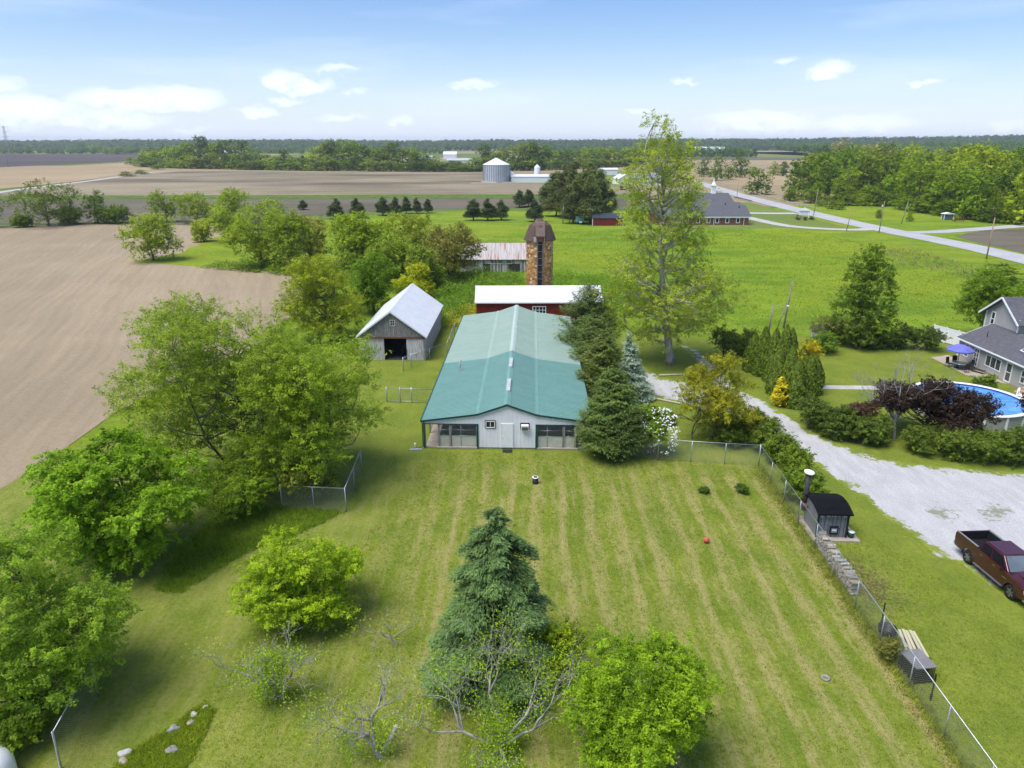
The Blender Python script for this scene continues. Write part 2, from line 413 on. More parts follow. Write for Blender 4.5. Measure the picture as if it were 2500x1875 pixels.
def strip(name, left, right, z, mat, label, cat, cols=9):
    """surface between two edge lines of equal length with an edge attribute"""
    L = smooth_line(left); Rr = smooth_line(right); n = len(L)
    vs = []; ed = []
    for i in range(n):
        for j in range(cols):
            t = j / (cols - 1); q = L[i].lerp(Rr[i], t); vs.append((q.x, q.y, z))
            w = (Rr[i] - L[i]).length
            ed.append(max(0., 1 - min(t, 1 - t) * w / 2.6))
    fs = [(i * cols + j, i * cols + j + 1, (i + 1) * cols + j + 1, (i + 1) * cols + j) for i in range(n - 1) for j in range(cols - 1)]
    me = bpy.data.meshes.new(name); me.from_pydata(vs, [], fs)
    bm = bmesh.new(); bm.from_mesh(me); bmesh.ops.recalc_face_normals(bm, faces=bm.faces)
    if sum(f.normal.z for f in bm.faces) < 0: bmesh.ops.reverse_faces(bm, faces=bm.faces)
    bm.to_mesh(me); bm.free()
    a = me.attributes.new('edge', 'FLOAT', 'POINT'); a.data.foreach_set('value', ed)
    me.materials.append(mat)
    return tag(link(name, me), label, cat, None, 'structure')
def ribbon(name, px, width, z, mat, label, cat, world=False, cols=5):
    c = smooth_line([Vector((*q, 0)) if world else G(*q) for q in px], 6); L = []; Rr = []
    for i in range(len(c)):
        t = (c[min(i + 1, len(c) - 1)] - c[max(i - 1, 0)]).normalized(); nn = Vector((-t.y, t.x, 0)) * width / 2
        L.append(c[i] + nn); Rr.append(c[i] - nn)
    return strip(name, L, Rr, z, mat, label, cat, cols)

gm = bpy.data.meshes.new('ground'); S = 7000
gm.from_pydata([(-S, -300, -.05), (S, -300, -.05), (S, S, -.05), (-S, S, -.05)], [], [(0, 1, 2, 3)]); gm.materials.append(FARLAND)
tag(link('ground', gm), 'flat patchwork farmland running out to the horizon', 'ground', None, 'structure')
sheet('meadow', [(-80, 5), (150, 5), (300, 150), (420, 260), (330, 420), (180, 330), (118, 300), (100, 282), (60, 272), (-22, 272), (-60, 250), (-75, 120)], -.03, MEADOW, 'lush bright green pasture between the red shed and the road', 'meadow', 12, .8, world=True)
sheet('lawn', [(-46, 12), (45, 8), (60, 30), (60, 90), (40, 91), (24, 90), (17, 92), (9, 96), (-3, 97), (-8, 100), (-12, 101), (-20, 86), (-30, 70), (-38, 50)], 0, LAWN, 'striped mown lawn round the green roofed building', 'lawn', 2, .3, world=True)
# fields (photo pixels of their corners)
sheet('tilled_field', [(-1200, 566), (0, 553), (300, 546), (480, 551), (600, 554), (680, 600), (730, 660), (735, 750), (620, 850), (420, 930), (270, 1015), (130, 1115), (0, 1195), (-300, 1420), (-1200, 1500)], .012, SOIL_NEAR, 'pale tan tilled field with curved tractor tracks left of the trees', 'field', 4, .5)
sheet('grass_patch', [(322, 640), (440, 618), (520, 580), (600, 562), (700, 580), (790, 640), (740, 672), (650, 662), (560, 655), (440, 648)], .02, MEADOW, 'bright green grass tongue reaching into the tilled field', 'grass', 2.5, .7)
sheet('dark_field', [(-1500, 548), (0, 548), (560, 550), (700, 530), (980, 512), (1300, 507), (1570, 505), (1570, 484), (0, 485), (-1500, 487)], .0, SOIL_DARK, 'dark grey brown field behind the round trees', 'field', 14, .8)
sheet('grass_strip', [(-1500, 487), (0, 485), (1570, 484), (1570, 474), (0, 478), (-1500, 478)], .03, VERGE, 'narrow green grass strip between two brown fields', 'grass', 12, .8)
sheet('banded_field', [(-1500, 478), (0, 478), (1570, 474), (1570, 455), (1230, 447), (1180, 420), (700, 419), (440, 418), (200, 444), (0, 466), (-1500, 520)], .0, SOIL_MID, 'wide brown field banded light and dark before the far tree line', 'field', 30, 1.5)
sheet('stubble_field', [(-1500, 500), (0, 461), (190, 442), (380, 412), (372, 396), (300, 397), (120, 407), (0, 411), (-1500, 420)], .0, SOIL_TAN, 'pale tan field beyond the gravel lane at far left', 'field', 30, 1.5)
sheet('black_field', [(-1500, 413), (0, 408), (150, 402), (300, 394), (350, 386), (340, 375), (0, 374), (-1500, 374)], .02, SOIL_BLACK, 'dark charcoal field at far left below the wooded horizon', 'field', 40, 2)
sheet('far_pasture', [(-1500, 374), (0, 374), (400, 374), (430, 365), (0, 366), (-1500, 366)], .03, FARGREEN, 'thin yellow green pasture strip beyond the charcoal field', 'pasture', 60, 3)
sheet('yard_grass', [(1230, 447), (1570, 455), (1640, 440), (1620, 420), (1480, 415), (1340, 425), (1240, 440)], .02, FARGREEN, 'mown grass round the far white farm buildings', 'grass', 15, 1)
sheet('stubble_field', [(1640, 440), (1715, 438), (1800, 455), (1960, 452), (1980, 432), (1900, 420), (1640, 418)], .03, SOIL_TAN, 'tan field behind the road and the church steeple', 'field', 30, 1)
sheet('tilled_field', [(1900, 419), (2010, 432), (2060, 425), (2000, 412)], .05, SOIL_DARK, 'small dark brown field behind the roadside round tree', 'field', 30, 1)
sheet('far_field', [(1690, 400), (2010, 402), (2010, 391), (1690, 391)], .02, SOIL_TAN, 'pale field band below the right horizon wood', 'field', 60, 2)
sheet('far_field', [(1690, 391), (2010, 391), (2010, 384), (1690, 384)], .02, SOIL_DARK, 'brown field band in the far middle right', 'field', 60, 2)
sheet('far_pasture', [(1690, 384), (2010, 384), (2010, 375), (1690, 375)], .02, FARGREEN, 'green band between two far brown fields on the right', 'pasture', 60, 2)
sheet('far_field', [(1690, 375), (2010, 375), (2010, 368), (1690, 368)], .02, SOIL_TAN, 'uppermost pale field strip under the right wood', 'field', 60, 2)
sheet('tilled_field', [(2330, 577), (2400, 562), (2520, 557), (2900, 545), (2900, 690), (2520, 622), (2420, 600)], .0, SOIL_DARK, 'brown ploughed corner field right of the road', 'field', 4, .4)
sheet('church_lawn', [(1640, 560), (1800, 560), (1900, 556), (2100, 563), (1940, 522), (1830, 494), (1640, 500)], -.015, FARGREEN, 'mown lawn round the brick church and its sign', 'lawn', 6, .4)
# roads and drives
ribbon('road', [(2900, 735), (2500, 633), (2338, 596), (2132, 555), (1966, 517), (1816, 479), (1725, 452), (1675, 437), (1600, 422)], 8.2, .03, ASPHALT, 'pale worn asphalt country road crossing the upper right', 'road')
ribbon('side_road', [(2215, 568), (2290, 566), (2380, 560), (2500, 551), (2750, 536)], 5.5, .034, ASPHALT, 'narrow side road leaving the country road to the right', 'road')
ribbon('church_drive', [(1822, 520), (1880, 521), (1945, 521)], 6, .036, CONC, 'upper pale concrete drive from church to road', 'drive')
ribbon('church_drive', [(1800, 525), (1850, 537), (1920, 551), (2000, 558), (2090, 561), (2140, 558)], 4.5, .04, CONC, 'curved lower pale concrete drive below the church sign', 'drive')
ribbon('farm_lane', [(-900, 585), (-200, 498), (60, 461), (200, 444), (290, 432), (380, 420), (440, 417)], 5, .03, CONC, 'pale gravel lane crossing the far left fields', 'lane')
ribbon('farm_lane', [(1150, 447), (1250, 446), (1345, 446)], 4, .035, CONC, 'pale lane in front of the grain bin', 'lane')
Lp = [G(*q) for q in [(1575, 957), (1680, 992), (1760, 1010), (1852, 1026), (1885, 1052), (1930, 1092), (1980, 1124), (2050, 1180), (2110, 1214), (2160, 1262), (2230, 1308), (2284, 1356), (2345, 1376), (2420, 1430), (2560, 1480)]]
Rp = [G(*q) for q in [(1575, 915), (1700, 936), (1790, 952), (1842, 966), (1886, 992), (1930, 1022), (1977, 1050), (2035, 1078), (2100, 1102), (2180, 1124), (2275, 1137), (2370, 1145), (2450, 1150), (2560, 1158), (2700, 1165)]]
strip('gravel_drive', Lp, Rp, .008, GRAVEL, 'white gravel drive widening into the parking area by the pickup', 'drive', 15)
strip('gravel_drive', [G(*q) for q in [(1540, 840), (1535, 870), (1545, 905), (1572, 952)]], [G(*q) for q in [(1560, 838), (1562, 868), (1580, 900), (1620, 925)]], .012, GRAVEL, 'grey gravel arm of the drive left of the tall pale tree', 'drive', 7)
strip('gravel_drive', [G(*q) for q in [(1655, 842), (1680, 862), (1705, 895), (1735, 945)]], [G(*q) for q in [(1672, 840), (1718, 862), (1755, 890), (1805, 950)]], .012, GRAVEL, 'weedy gravel arm of the drive right of the tall pale tree', 'drive', 7)
ribbon('garden_walk', [(1985, 945), (2080, 946), (2220, 948)], 1.25, .012, CONC, 'straight concrete walk leading to the pool', 'path')

# ------------------------------------------------------------------ building materials
TEAL = M('teal_roof_metal', (.155, .30, .268), (.138, .275, .246), .6, .6, 0, .25)
TEAL_OLD = M('faded_green_roof_metal', (.32, .42, .355), (.285, .385, .325), .5, .6, 0, .25)
RIDGE = M('pale_ridge_metal', (.44, .53, .48), (.38, .47, .42), 1, .6, 0, .25)
SKYL = M('skylight_plastic', (.55, .57, .55), (.42, .44, .42), 3, .4)
GREEN_TRIM = M('dark_green_trim', (.018, .07, .066), (.014, .055, .05), 2, .5)
SIDING = M('grey_siding', (.80, .79, .81), (.74, .73, .75), 1.2, .55, bump=.05, c3=(.58, .56, .54), s3=.9, t3=.68)
WHITE = M('white_paint', (.85, .85, .85), (.78, .78, .78), 2, .5)
WHITE_ROOF = M('white_roof_metal', (.74, .75, .77), (.68, .69, .71), .8, .5, 0, .3)
GALV = M('galvanised_steel', (.52, .54, .55), (.40, .42, .44), 3, .4, .7, .5)
GALV_ROOF = M('galvanised_roof', (.62, .64, .66), (.52, .54, .57), .9, .45, .35, .5)
WOOD_POST = M('weathered_post', (.34, .31, .26), (.22, .20, .17), 4, .9, bump=.3, stretch=(1, 1, .2))
TAN_CONC = M('tan_concrete', (.42, .36, .29), (.34, .29, .23), 2, .9)
RUN_PANEL = M('run_panel', (.50, .50, .42), (.42, .42, .35), 2, .7)
INSIDE = M('dim_interior', (.06, .06, .06), (.04, .04, .04), 2, .9)
GLASS = M('window_glass', (.02, .025, .03), (.015, .02, .022), 2, .08, 0, .6)
WIRE = M('wire', (.44, .46, .47), (.38, .40, .41), 5, .45, .6, .5)
BLACKM = M('black_metal', (.02, .02, .021), (.014, .014, .015), 4, .5)
RUST = M('rust', (.19, .075, .035), (.12, .05, .025), 4, .9)
REDM = M('red_metal_siding', (.21, .028, .022), (.175, .023, .018), 1, .5, .1)
BARNWOOD = M('barn_board_dark', (.27, .25, .235), (.14, .125, .11), 2.2, .9, bump=.4, bscale=14, stretch=(1.6, 1.6, 1.2), c3=(.42, .40, .37), s3=2, t3=.56)
BARNWHITE = M('barn_board_pale', (.62, .60, .59), (.40, .38, .37), 2.2, .85, bump=.3, bscale=14, stretch=(1.6, 1.6, 1.1), c3=(.15, .135, .12), s3=1.9, t3=.54)
RUSTROOF = M('rusty_roof_sheet', (.52, .50, .48), (.42, .39, .37), 1.2, .6, .2, .4, stretch=(2.5, .15, .15), c3=(.36, .15, .06), s3=1.3, t3=.53)
TILE_RED = M('brick', (.23, .095, .065), (.17, .07, .05), 1.5, .85, c3=(.28, .15, .11), s3=3, t3=.6)
SHINGLE = M('grey_shingle', (.115, .115, .125), (.085, .085, .095), 2.5, .9, bump=.4, bscale=18)
BLUETARP = M('blue_tarp', (.03, .10, .35), (.02, .07, .25), 3, .5)
STONE = M('field_stone', (.38, .36, .34), (.24, .23, .22), 3, .9, bump=.4, bscale=12)

def rib_panel(w, L, mat, ribs=4, h=.06):
    """one corrugated roofing sheet, lying in x (width) y (length, down slope)"""
    b = MB(); prof = []
    step = w / ribs
    for i in range(ribs):
        x = -w / 2 + i * step
        prof += [(x, 0), (x + step * .62, 0), (x + step * .72, h), (x + step * .90, h)]
    prof += [(w / 2, 0)]
    n = len(prof); vs = []
    for y in (0, L):
        for x, z in prof: vs.append((x, y, z))
    fs = [(i, i + 1, i + 1 + n, i + n) for i in range(n - 1)]
    vs += [(-w / 2, 0, -.03), (w / 2, 0, -.03), (w / 2, L, -.03), (-w / 2, L, -.03)]; k = 2 * n
    fs += [(k, k + 3, k + 2, k + 1)]
    return b.add(vs, fs).mesh('roof_sheet', mat)
def slope_panels(parent, name, mat, p0, along, down, count, w, ribs=3):
    """lay count sheets side by side from p0 along 'along' ; each runs the vector 'down'"""
    a = Vector(along).normalized(); d = Vector(down); L = d.length; d = d.normalized(); nrm = a.cross(d)
    if nrm.z < 0: a2 = -a; nrm = -nrm
    else: a2 = a
    m = Matrix((a2, d, nrm)).transposed()
    me = rib_panel(w - .004, L, mat, ribs); e = m.to_euler()
    for i in range(count):
        link(name, me, parent, Vector(p0) + a * (i + .5) * w, e)
def window(parent, c, w, h, rz=0., nx=1, ny=1, frame=WHITE, fw=.09, glass=GLASS, dep=.07):
    """window facing local -y : frame part with panes as sub-parts"""
    b = MB()
    for s in (-1, 1):
        b.box((s * (w / 2 - fw / 2), 0, 0), (fw, dep, h)); b.box((0, 0, s * (h / 2 - fw / 2)), (w - 2 * fw, dep, fw))
    for i in range(1, nx): b.box((-w / 2 + w * i / nx, .004, 0), (fw * .7, dep, h - 2 * fw))
    for j in range(1, ny): b.box((0, .007, -h / 2 + h * j / ny), (w - 2 * fw, dep, fw * .6))
    o = b.build('window', frame, parent, c, (0, 0, rz))
    pw, ph = (w - 2 * fw) / nx, (h - 2 * fw) / ny
    for i in range(nx):
        for j in range(ny):
            piece('pane', glass, o, (-w / 2 + fw + pw * (i + .5), .02, -h / 2 + fw + ph * (j + .5)), (pw, .02, ph))
    return o

# ------------------------------------------------------------------ kennel building with the green roof
kb = thing('kennel_building', 'long low building with green metal roof and open runs on both sides', 'building', (-.41, 54.45, 0), -R(1.57))
LEN, EX, KX, EZ, KZ, PZ = 37.2, 6.97, 2.42, 2.5, 3.1, 3.95
MB().box((0, LEN / 2, .06), (13.5, LEN - .1, .12)).build('floor_slab', TAN_CONC, kb)
core = MB()                                              # ribbed siding of the core walls
def ribbed_wall(b, x0, x1, y, zlo, ztop, step=.3):
    n = int((x1 - x0) / step); xs = [x0 + (x1 - x0) * i / n for i in range(n + 1)]
    for i in range(n):
        xa, xb = xs[i], xs[i + 1]; za, zb = ztop(xa), ztop(xb); d = .012
        b.add([(xa, y, zlo), (xb - .05, y, zlo), (xb - .05, y, zb), (xa, y, za)], [(0, 1, 2, 3)])
        b.add([(xb - .05, y, zlo), (xb - .025, y - .02, zlo), (xb - .025, y - .02, zb), (xb - .05, y, zb)], [(0, 1, 2, 3)])
        b.add([(xb - .025, y - .02, zlo), (xb, y, zlo), (xb, y, zb), (xb - .025, y - .02, zb)], [(0, 1, 2, 3)])
def roofz(x):
    a = abs(x)
    return (PZ - (PZ - KZ) * a / KX if a < KX else KZ - (KZ - EZ) * (a - KX) / (EX - KX)) - .06
fw = MB(); ribbed_wall(fw, -2.34, 2.34, 0, .12, roofz); ribbed_wall(fw, -6.85, -2.34, 0, 2.16, roofz); ribbed_wall(fw, 2.34, 6.85, 0, 2.16, roofz)
fw.build('front_wall', SIDING, kb)
bw = MB(); bw.prism([(-6.85, 2.2), (6.85, 2.2), (6.85, roofz(6.85)), (2.4, roofz(2.4)), (0, roofz(0)), (-2.4, roofz(2.4)), (-6.85, roofz(6.85))], LEN - .2, LEN - .1, 'y'); bw.build('back_wall', SIDING, kb)
cw = MB()
for s in (-1, 1): cw.box((s * 2.36, LEN / 2, 1.62), (.12, LEN - .3, 3.0))
cw.build('core_wall', SIDING, kb)
tr = MB()
for s in (-1, 1):
    for (xa, za), (xb, zb) in (((0, PZ), (KX, KZ)), ((KX, KZ), (EX + .05, EZ - .006))):
        a = math.atan2(zb - za, xb - xa); L = math.hypot(xb - xa, zb - za)
        tr.box((s * (xa + xb) / 2, -.14, (za + zb) / 2 - .06), (L, .05, .15), 0, 0, -a * s)
    tr.box((s * 2.42, -.03, 1.1), (.14, .1, 2.2)); tr.box((s * 6.83, -.03, 1.22), (.1, .1, 2.35))
    tr.box((s * 4.6, -.028, 2.17), (4.3, .06, .05))
    tr.box((s * (EX + .02), LEN / 2, EZ - .09), (.06, LEN + .2, .13))
tr.build('trim', GREEN_TRIM, kb)
roof = MB().prism([(-EX, EZ - .07), (-EX, EZ - .035), (-KX, KZ - .035), (0, PZ - .035), (KX, KZ - .035), (EX, EZ - .035), (EX, EZ - .07), (KX, KZ - .08), (0, PZ - .08), (-KX, KZ - .08)], -.12, LEN + .1, 'y').build('roof', INSIDE, kb)
PW = .93
for s in (-1, 1):
    for mat, y0, n in ((TEAL, -.14, 17), (TEAL_OLD, -.14 + 17 * PW, 23)):
        slope_panels(roof, 'roof_panel', mat, (0, y0, PZ), (0, 1, 0), (s * KX, 0, KZ - PZ), n, PW)
        slope_panels(roof, 'roof_panel', mat, (s * KX, y0, KZ), (0, 1, 0), (s * (EX - KX), 0, EZ - KZ), n, PW)
for s in (-1, 1):
    for mat, y0, y1 in ((TEAL, -.15, 15.66), (TEAL_OLD, 15.67, LEN + .1)):
        MB().prism([(s * (KX - .14), KZ + .085), (s * KX, KZ + .052), (s * (KX + .16), KZ + .035), (s * (KX + .16), KZ + .02), (s * KX, KZ + .0), (s * (KX - .14), KZ + .02)], y0, y1, 'y').build('knee_flashing', mat, roof)
def cap_prof(y0, y1, mat):
    b = MB(); t = (PZ - KZ) / KX
    b.prism([(-.28, PZ - .28 * t + .035), (0, PZ + .045), (.28, PZ - .28 * t + .035), (.28, PZ - .28 * t + .05), (0, PZ + .065), (-.28, PZ - .28 * t + .05)], y0, y1, 'y')
    return b.build('ridge_cap', mat, roof)
cap_prof(-.15, 15.65, TEAL); cap_prof(15.66, LEN + .1, RIDGE)
for y, L in ((4.6, 3.2), (11.3, 2.9)):
    b = MB().box((0, y, PZ + .09), (.32, L, .1))
    for i in range(5): b.box((0, y - L / 2 + L * (i + .5) / 5, PZ + .15), (.34, .06, .04))
    b.build('ridge_vent', SKYL, roof)
vp = MB().tube([(-5.0, 12.6, 2.7), (-5.0, 12.6, 3.75)], .07, 10); vp.tube([(-5.0, 12.6, 3.75), (-5.0, 12.6, 3.85)], .11, 10); vp.box((-5.0, 12.6, 2.80), (.42, .42, .06), 0, 0, -.13)
vp.build('vent_pipe', GALV, roof)
for s in (-1, 1):
    gt = MB(); gt.box((s * (EX + .09), LEN / 2, EZ - .06), (.1, LEN + .2, .1)); gt.tube([(s * (EX + .08), -.05, EZ - .1), (s * 6.95, -.02, 2.2), (s * 6.95, -.02, .15), (s * 7.3, -.1, .06)], .045, 6)
    gt.build('gutter', GREEN_TRIM if s < 0 else BLACKM, kb)
door = MB().box((0, -.05, 0), (.9, .06, 2.02)).build('door', WHITE, kb, (.02, 0, 1.16), bevel=.01)
fr = MB()
for s in (-1, 1): fr.box((s * .48, -.04, 0), (.05, .09, 2.12))
fr.box((0, -.04, 1.05), (1.01, .09, .06)); fr.build('door_frame', SIDING, door)
MB().lathe([(0, 0), (.035, .01), (.035, .06), (0, .07)], 10).build('knob', GALV, door, (-.39, -.08, -.1), (R(90), 0, 0))
window(kb, (-1.36, -.05, 1.98 + .2), .78, .6, 0, 2, 1, WHITE, .06)
bk = MB()
for dx, dz, w, h in ((0, .33, .86, .05), (0, -.33, .86, .05), (-.42, 0, .05, .62), (.42, 0, .05, .62)): bk.box((-1.36 + dx, -.03, 2.18 + dz), (w, .06, h))
bk.build('window_trim', BLACKM, kb)
ac = MB().box((0, -.18, 0), (.62, .4, .46)).build('air_conditioner', WHITE, kb, (1.47, 0, 2.0), bevel=.02)
piece('grille', BLACKM, ac, (0, -.385, -.04), (.5, .03, .28))
for i in range(6): piece('louvre', GALV, ac, (0, -.402, -.15 + i * .045), (.5, .012, .012))
piece('mounting_frame', BLACKM, kb, (1.47, -.03, 2.04), (.74, .05, .58))
piece('doormat', BLACKM, kb, (.05, -.5, .02), (.8, .6, .03))
for s in (-1, 1):
    for x in (6.78, 5.62, 4.68):
        piece('post', WOOD_POST, kb, (s * x, .08, 1.15), (.13, .13, 2.1))
    for i in range(1, 13): piece('post', WOOD_POST, kb, (s * 6.78, i * 3.05, 1.24), (.13, .13, 2.3))
    lower = [(-5.15, .8), (-3.55, 2.05)]
    for x, w in lower:
        piece('run_panel', RUN_PANEL, kb, (-s * x, .1, .62), (w, .03, .98))
        fb = MB()
        for dz in (.13, 1.13, 1.62, 2.06): fb.tube([(-s * x - w / 2, .07, dz), (-s * x + w / 2, .07, dz)], .018, 6)
        for dx in ((-.5, .5) if w < 1 else (-.5, -.12, .5)): fb.tube([(-s * x + dx * w, .07, .13), (-s * x + dx * w, .07, 2.06)], .018, 6)
        fb.build('run_frame', GALV, kb)
        wf = MB(); n = int(w / .075)
        for i in range(n + 1):
            xx = -s * x - w / 2 + w * i / n; wf.box((xx, .075, 1.62), (.005, .003, .9))
        for j in range(12): wf.box((-s * x, .078, 1.17 + j * .075), (w, .003, .005))
        wf.build('run_mesh', WIRE, kb)
    sl = MB()                                              # low solid partitions running back along the runs
    for i in range(1, 13): sl.box((s * 4.0, i * 3.0, .75), (3.0, .06, 1.25))
    sl.build('run_partition', RUN_PANEL, kb)
    sf = MB()
    sf.box((s * 5.58, LEN / 2, .62), (.04, LEN - .6, .98))
    sf.build('run_side', RUN_PANEL, kb)
    piece('sill', TAN_CONC, kb, (s * 4.15, -.05, .09), (3.4, .16, .12))

# ------------------------------------------------------------------ chain link fences
def chain_fence(pts, label, hgt=1.8, spacing=3.0, step=.11, ww=.008, left_end=True):
    pts = [Vector((*p[:2], 0)) for p in pts]
    t = thing('chain_link_fence', label, 'fence', pts[0])
    rail = MB(); fab = MB(); b0 = pts[0]
    for i in range(len(pts) - 1):
        a, b = pts[i] - b0, pts[i + 1] - b0; d = b - a; L = d.length; u = d / L; ang = math.atan2(u.y, u.x)
        n = max(1, round(L / spacing))
        for j in range(n + (1 if i == len(pts) - 2 else 0)):
            big = j == 0 or j == n
            MB().tube([(0, 0, -.1), (0, 0, hgt + (.06 if big else -.02))], .042 if big else .03, 8).build('post', GALV, t, a + d * j / n)
        rail.tube([a + Vector((0, 0, hgt)), b + Vector((0, 0, hgt))], .026, 6)
        nrm = Vector((-u.y, u.x, 0)) * .034; side = ww / 2
        s = -hgt
        while s < L:
            for sg in (1, -1):
                s0, s1 = s, s + hgt; z0, z1 = (.04, hgt) if sg > 0 else (hgt, .04)
                ca, cb = max(s0, 0), min(s1, L)
                if cb - ca < .02: continue
                za = z0 + (z1 - z0) * (ca - s0) / hgt; zb = z0 + (z1 - z0) * (cb - s0) / hgt
                p, q = a + u * ca + nrm * (1 + .05 * sg), a + u * cb + nrm * (1 + .05 * sg)
                w = Vector((0, 0, side * 1.4))
                fab.add([p + Vector((0, 0, za)) - w, q + Vector((0, 0, zb)) - w, q + Vector((0, 0, zb)) + w, p + Vector((0, 0, za)) + w], [(0, 1, 2, 3)])
            s += step
    rail.build('top_rail', GALV, t); fab.build('wire_mesh', WIRE, t)
    return t
chain_fence([(19.25, 51.0), (17.95, 15)], 'long chain link fence along the right side of the lawn', spacing=3.05)
chain_fence([(6.9, 54.0), (11.6, 52.2), (19.25, 51.05)], 'chain link fence from building corner past the white flowering shrub', spacing=2.6)
chain_fence([G(884, 1152), G(846, 1250), G(690, 1243)], 'chain link fence corner at the brush left of the lawn')
chain_fence([G(240, 1700), G(150, 1875), (-15.5, 19)], 'chain link fence end in the bottom left corner')
chain_fence([G(985, 905), G(1004, 897), G(1092, 866), (-7.6, 92)], 'chain link fence running from barn door to the green roof', 1.5, 3.2)
gt = thing('wire_gate', 'grey framed wire gate between the brush and the green roofed building', 'gate', G(945, 982))
ge = G(1062, 985) - G(945, 982)
for f in (0, .28, .52, 1.0): MB().tube([(0, 0, -.05), (0, 0, 1.6)], .05, 8).build('post', GALV, gt, ge * f)
for z in (.15, 1.45): MB().tube([Vector((0, 0, z)), ge + Vector((0, 0, z))], .025, 6).build('rail', GALV, gt)
gw = MB()
for i in range(46):
    q = ge * (i / 46); gw.box(q + Vector((0, 0, .8)), (.006, .006, 1.3))
for j in range(12): gw.tube([Vector((0, .01, .2 + j * .11)), ge + Vector((0, .01, .2 + j * .11))], .003, 3)
gw.build('wire_mesh', WIRE, gt)

# ------------------------------------------------------------------ weathered barn
bn = thing('old_barn', 'weathered grey board barn with white metal roof and open sliding door', 'barn', (-13.85, 79.9, 0), -R(1.2))
BW, BL, BE, BP = 3.85, 16.6, 2.85, 5.85
rz_ = lambda x: BP - (BP - BE) * abs(x) / 4.0 - .08
fwall = MB().prism([(-BW, 2.6), (BW, 2.6), (BW, rz_(BW) - .05), (0, rz_(0) - .08), (-BW, rz_(BW) - .05)], .06, .1, 'y').build('gable_wall', INSIDE, bn)
rb = random.Random(3)
x = -BW
while x < BW - .05:
    w = min(rb.uniform(.16, .27), BW - x); top = min(rz_(x), rz_(x + w)); xm = x + w / 2
    piece('board', BARNWOOD, fwall, (xm, rb.uniform(.02, .035), (2.72 + top) / 2), (w - .012, .03, top - 2.72)); x += w
piece('track', RUST, fwall, (0, -.09, 2.72), (2 * BW + .1, .09, .16))
for x0, x1, y in ((-BW, -.94, .03), (1.67, BW - .22, -.03)):
    d = MB().box(((x0 + x1) / 2, y + .045, 1.33), (x1 - x0, .03, 2.6)).build('sliding_door', BARNWHITE, bn)
    x = x0
    while x < x1 - .04:
        w = min(rb.uniform(.17, .27), x1 - x); piece('board', BARNWHITE, d, (x + w / 2, y + rb.uniform(0, .012), 1.33), (w - .012, .025, 2.62)); x += w
piece('corner_post', BARNWOOD, bn, (BW - .1, 0, 1.35), (.2, .16, 2.7))
for s in (-1, 1):
    sw = MB().box((s * (BW - .06), BL / 2, 1.35), (.05, BL, 2.7)).build('side_wall', BARNWHITE, bn)
    y = 0
    while y < BL - .05:
        w = min(rb.uniform(.2, .32), BL - y); piece('board', BARNWHITE, sw, (s * (BW + rb.uniform(-.02, -.01)), y + w / 2, 1.36), (.03, w - .014, 2.74)); y += w
MB().prism([(-BW, 0), (BW, 0), (BW, rz_(BW) - .1), (0, rz_(0) - .1), (-BW, rz_(BW) - .1)], BL - .1, BL - .02, 'y').build('back_wall', BARNWOOD, bn)
MB().box((0, BL / 2, .03), (2 * BW - .3, BL - .3, .05)).build('dirt_floor', INSIDE, bn)
window(bn, (.18, -.02, 4.45), .62, .72, 0, 2, 2, BARNWHITE, .08, INSIDE)
br = MB().prism([(-4.05, BE - .06), (0, BP - .04), (4.05, BE - .06), (4.05, BE - .1), (0, BP - .1), (-4.05, BE - .1)], -.25, BL + .2, 'y').build('roof', INSIDE, bn)
for s in (-1, 1):
    n = 19; slope_panels(br, 'roof_panel', WHITE_ROOF, (0, -.28, BP), (0, 1, 0), (s * 4.08, 0, BE - BP - .03), n, (BL + .5) / n, 5)
    L = math.hypot(4.1, BP - BE); piece('rake_trim', WHITE_ROOF, br, (s * 2.03, -.29, (BP + BE) / 2 - .05), (L, .04, .16), (0, s * math.atan2(BP - BE, 4.06), 0))
MB().prism([(-.2, BP - .12), (0, BP + .05), (.2, BP - .12), (.2, BP - .1), (0, BP + .075), (-.2, BP - .1)], -.3, BL + .25, 'y').build('ridge_cap', WHITE_ROOF, br)
# things inside the barn door
tp = MB(); rt = random.Random(9)
pr = [(-.5, 0), (-.42, .9), (-.15, 1.35), (.2, 1.25), (.5, .7), (.6, 0)]
for i in range(6):
    y0 = i * .35
    for j in range(5):
        (xa, za), (xb, zb) = pr[j], pr[j + 1]; k0, k1 = 1 + .2 * math.sin(i * 1.3 + j), 1 + .2 * math.sin(i * 1.3 + j + 1.3)
        tp.add([(xa, y0, za * k0), (xb, y0, zb * k0), (xb, y0 + .35, zb * k1), (xa, y0 + .35, za * k1)], [(0, 1, 2, 3)])
tag(tp.build('blue_tarp', BLUETARP, None, (-12.45, 80.5, .06)), 'crumpled blue tarp heap just inside the barn door', 'tarp')

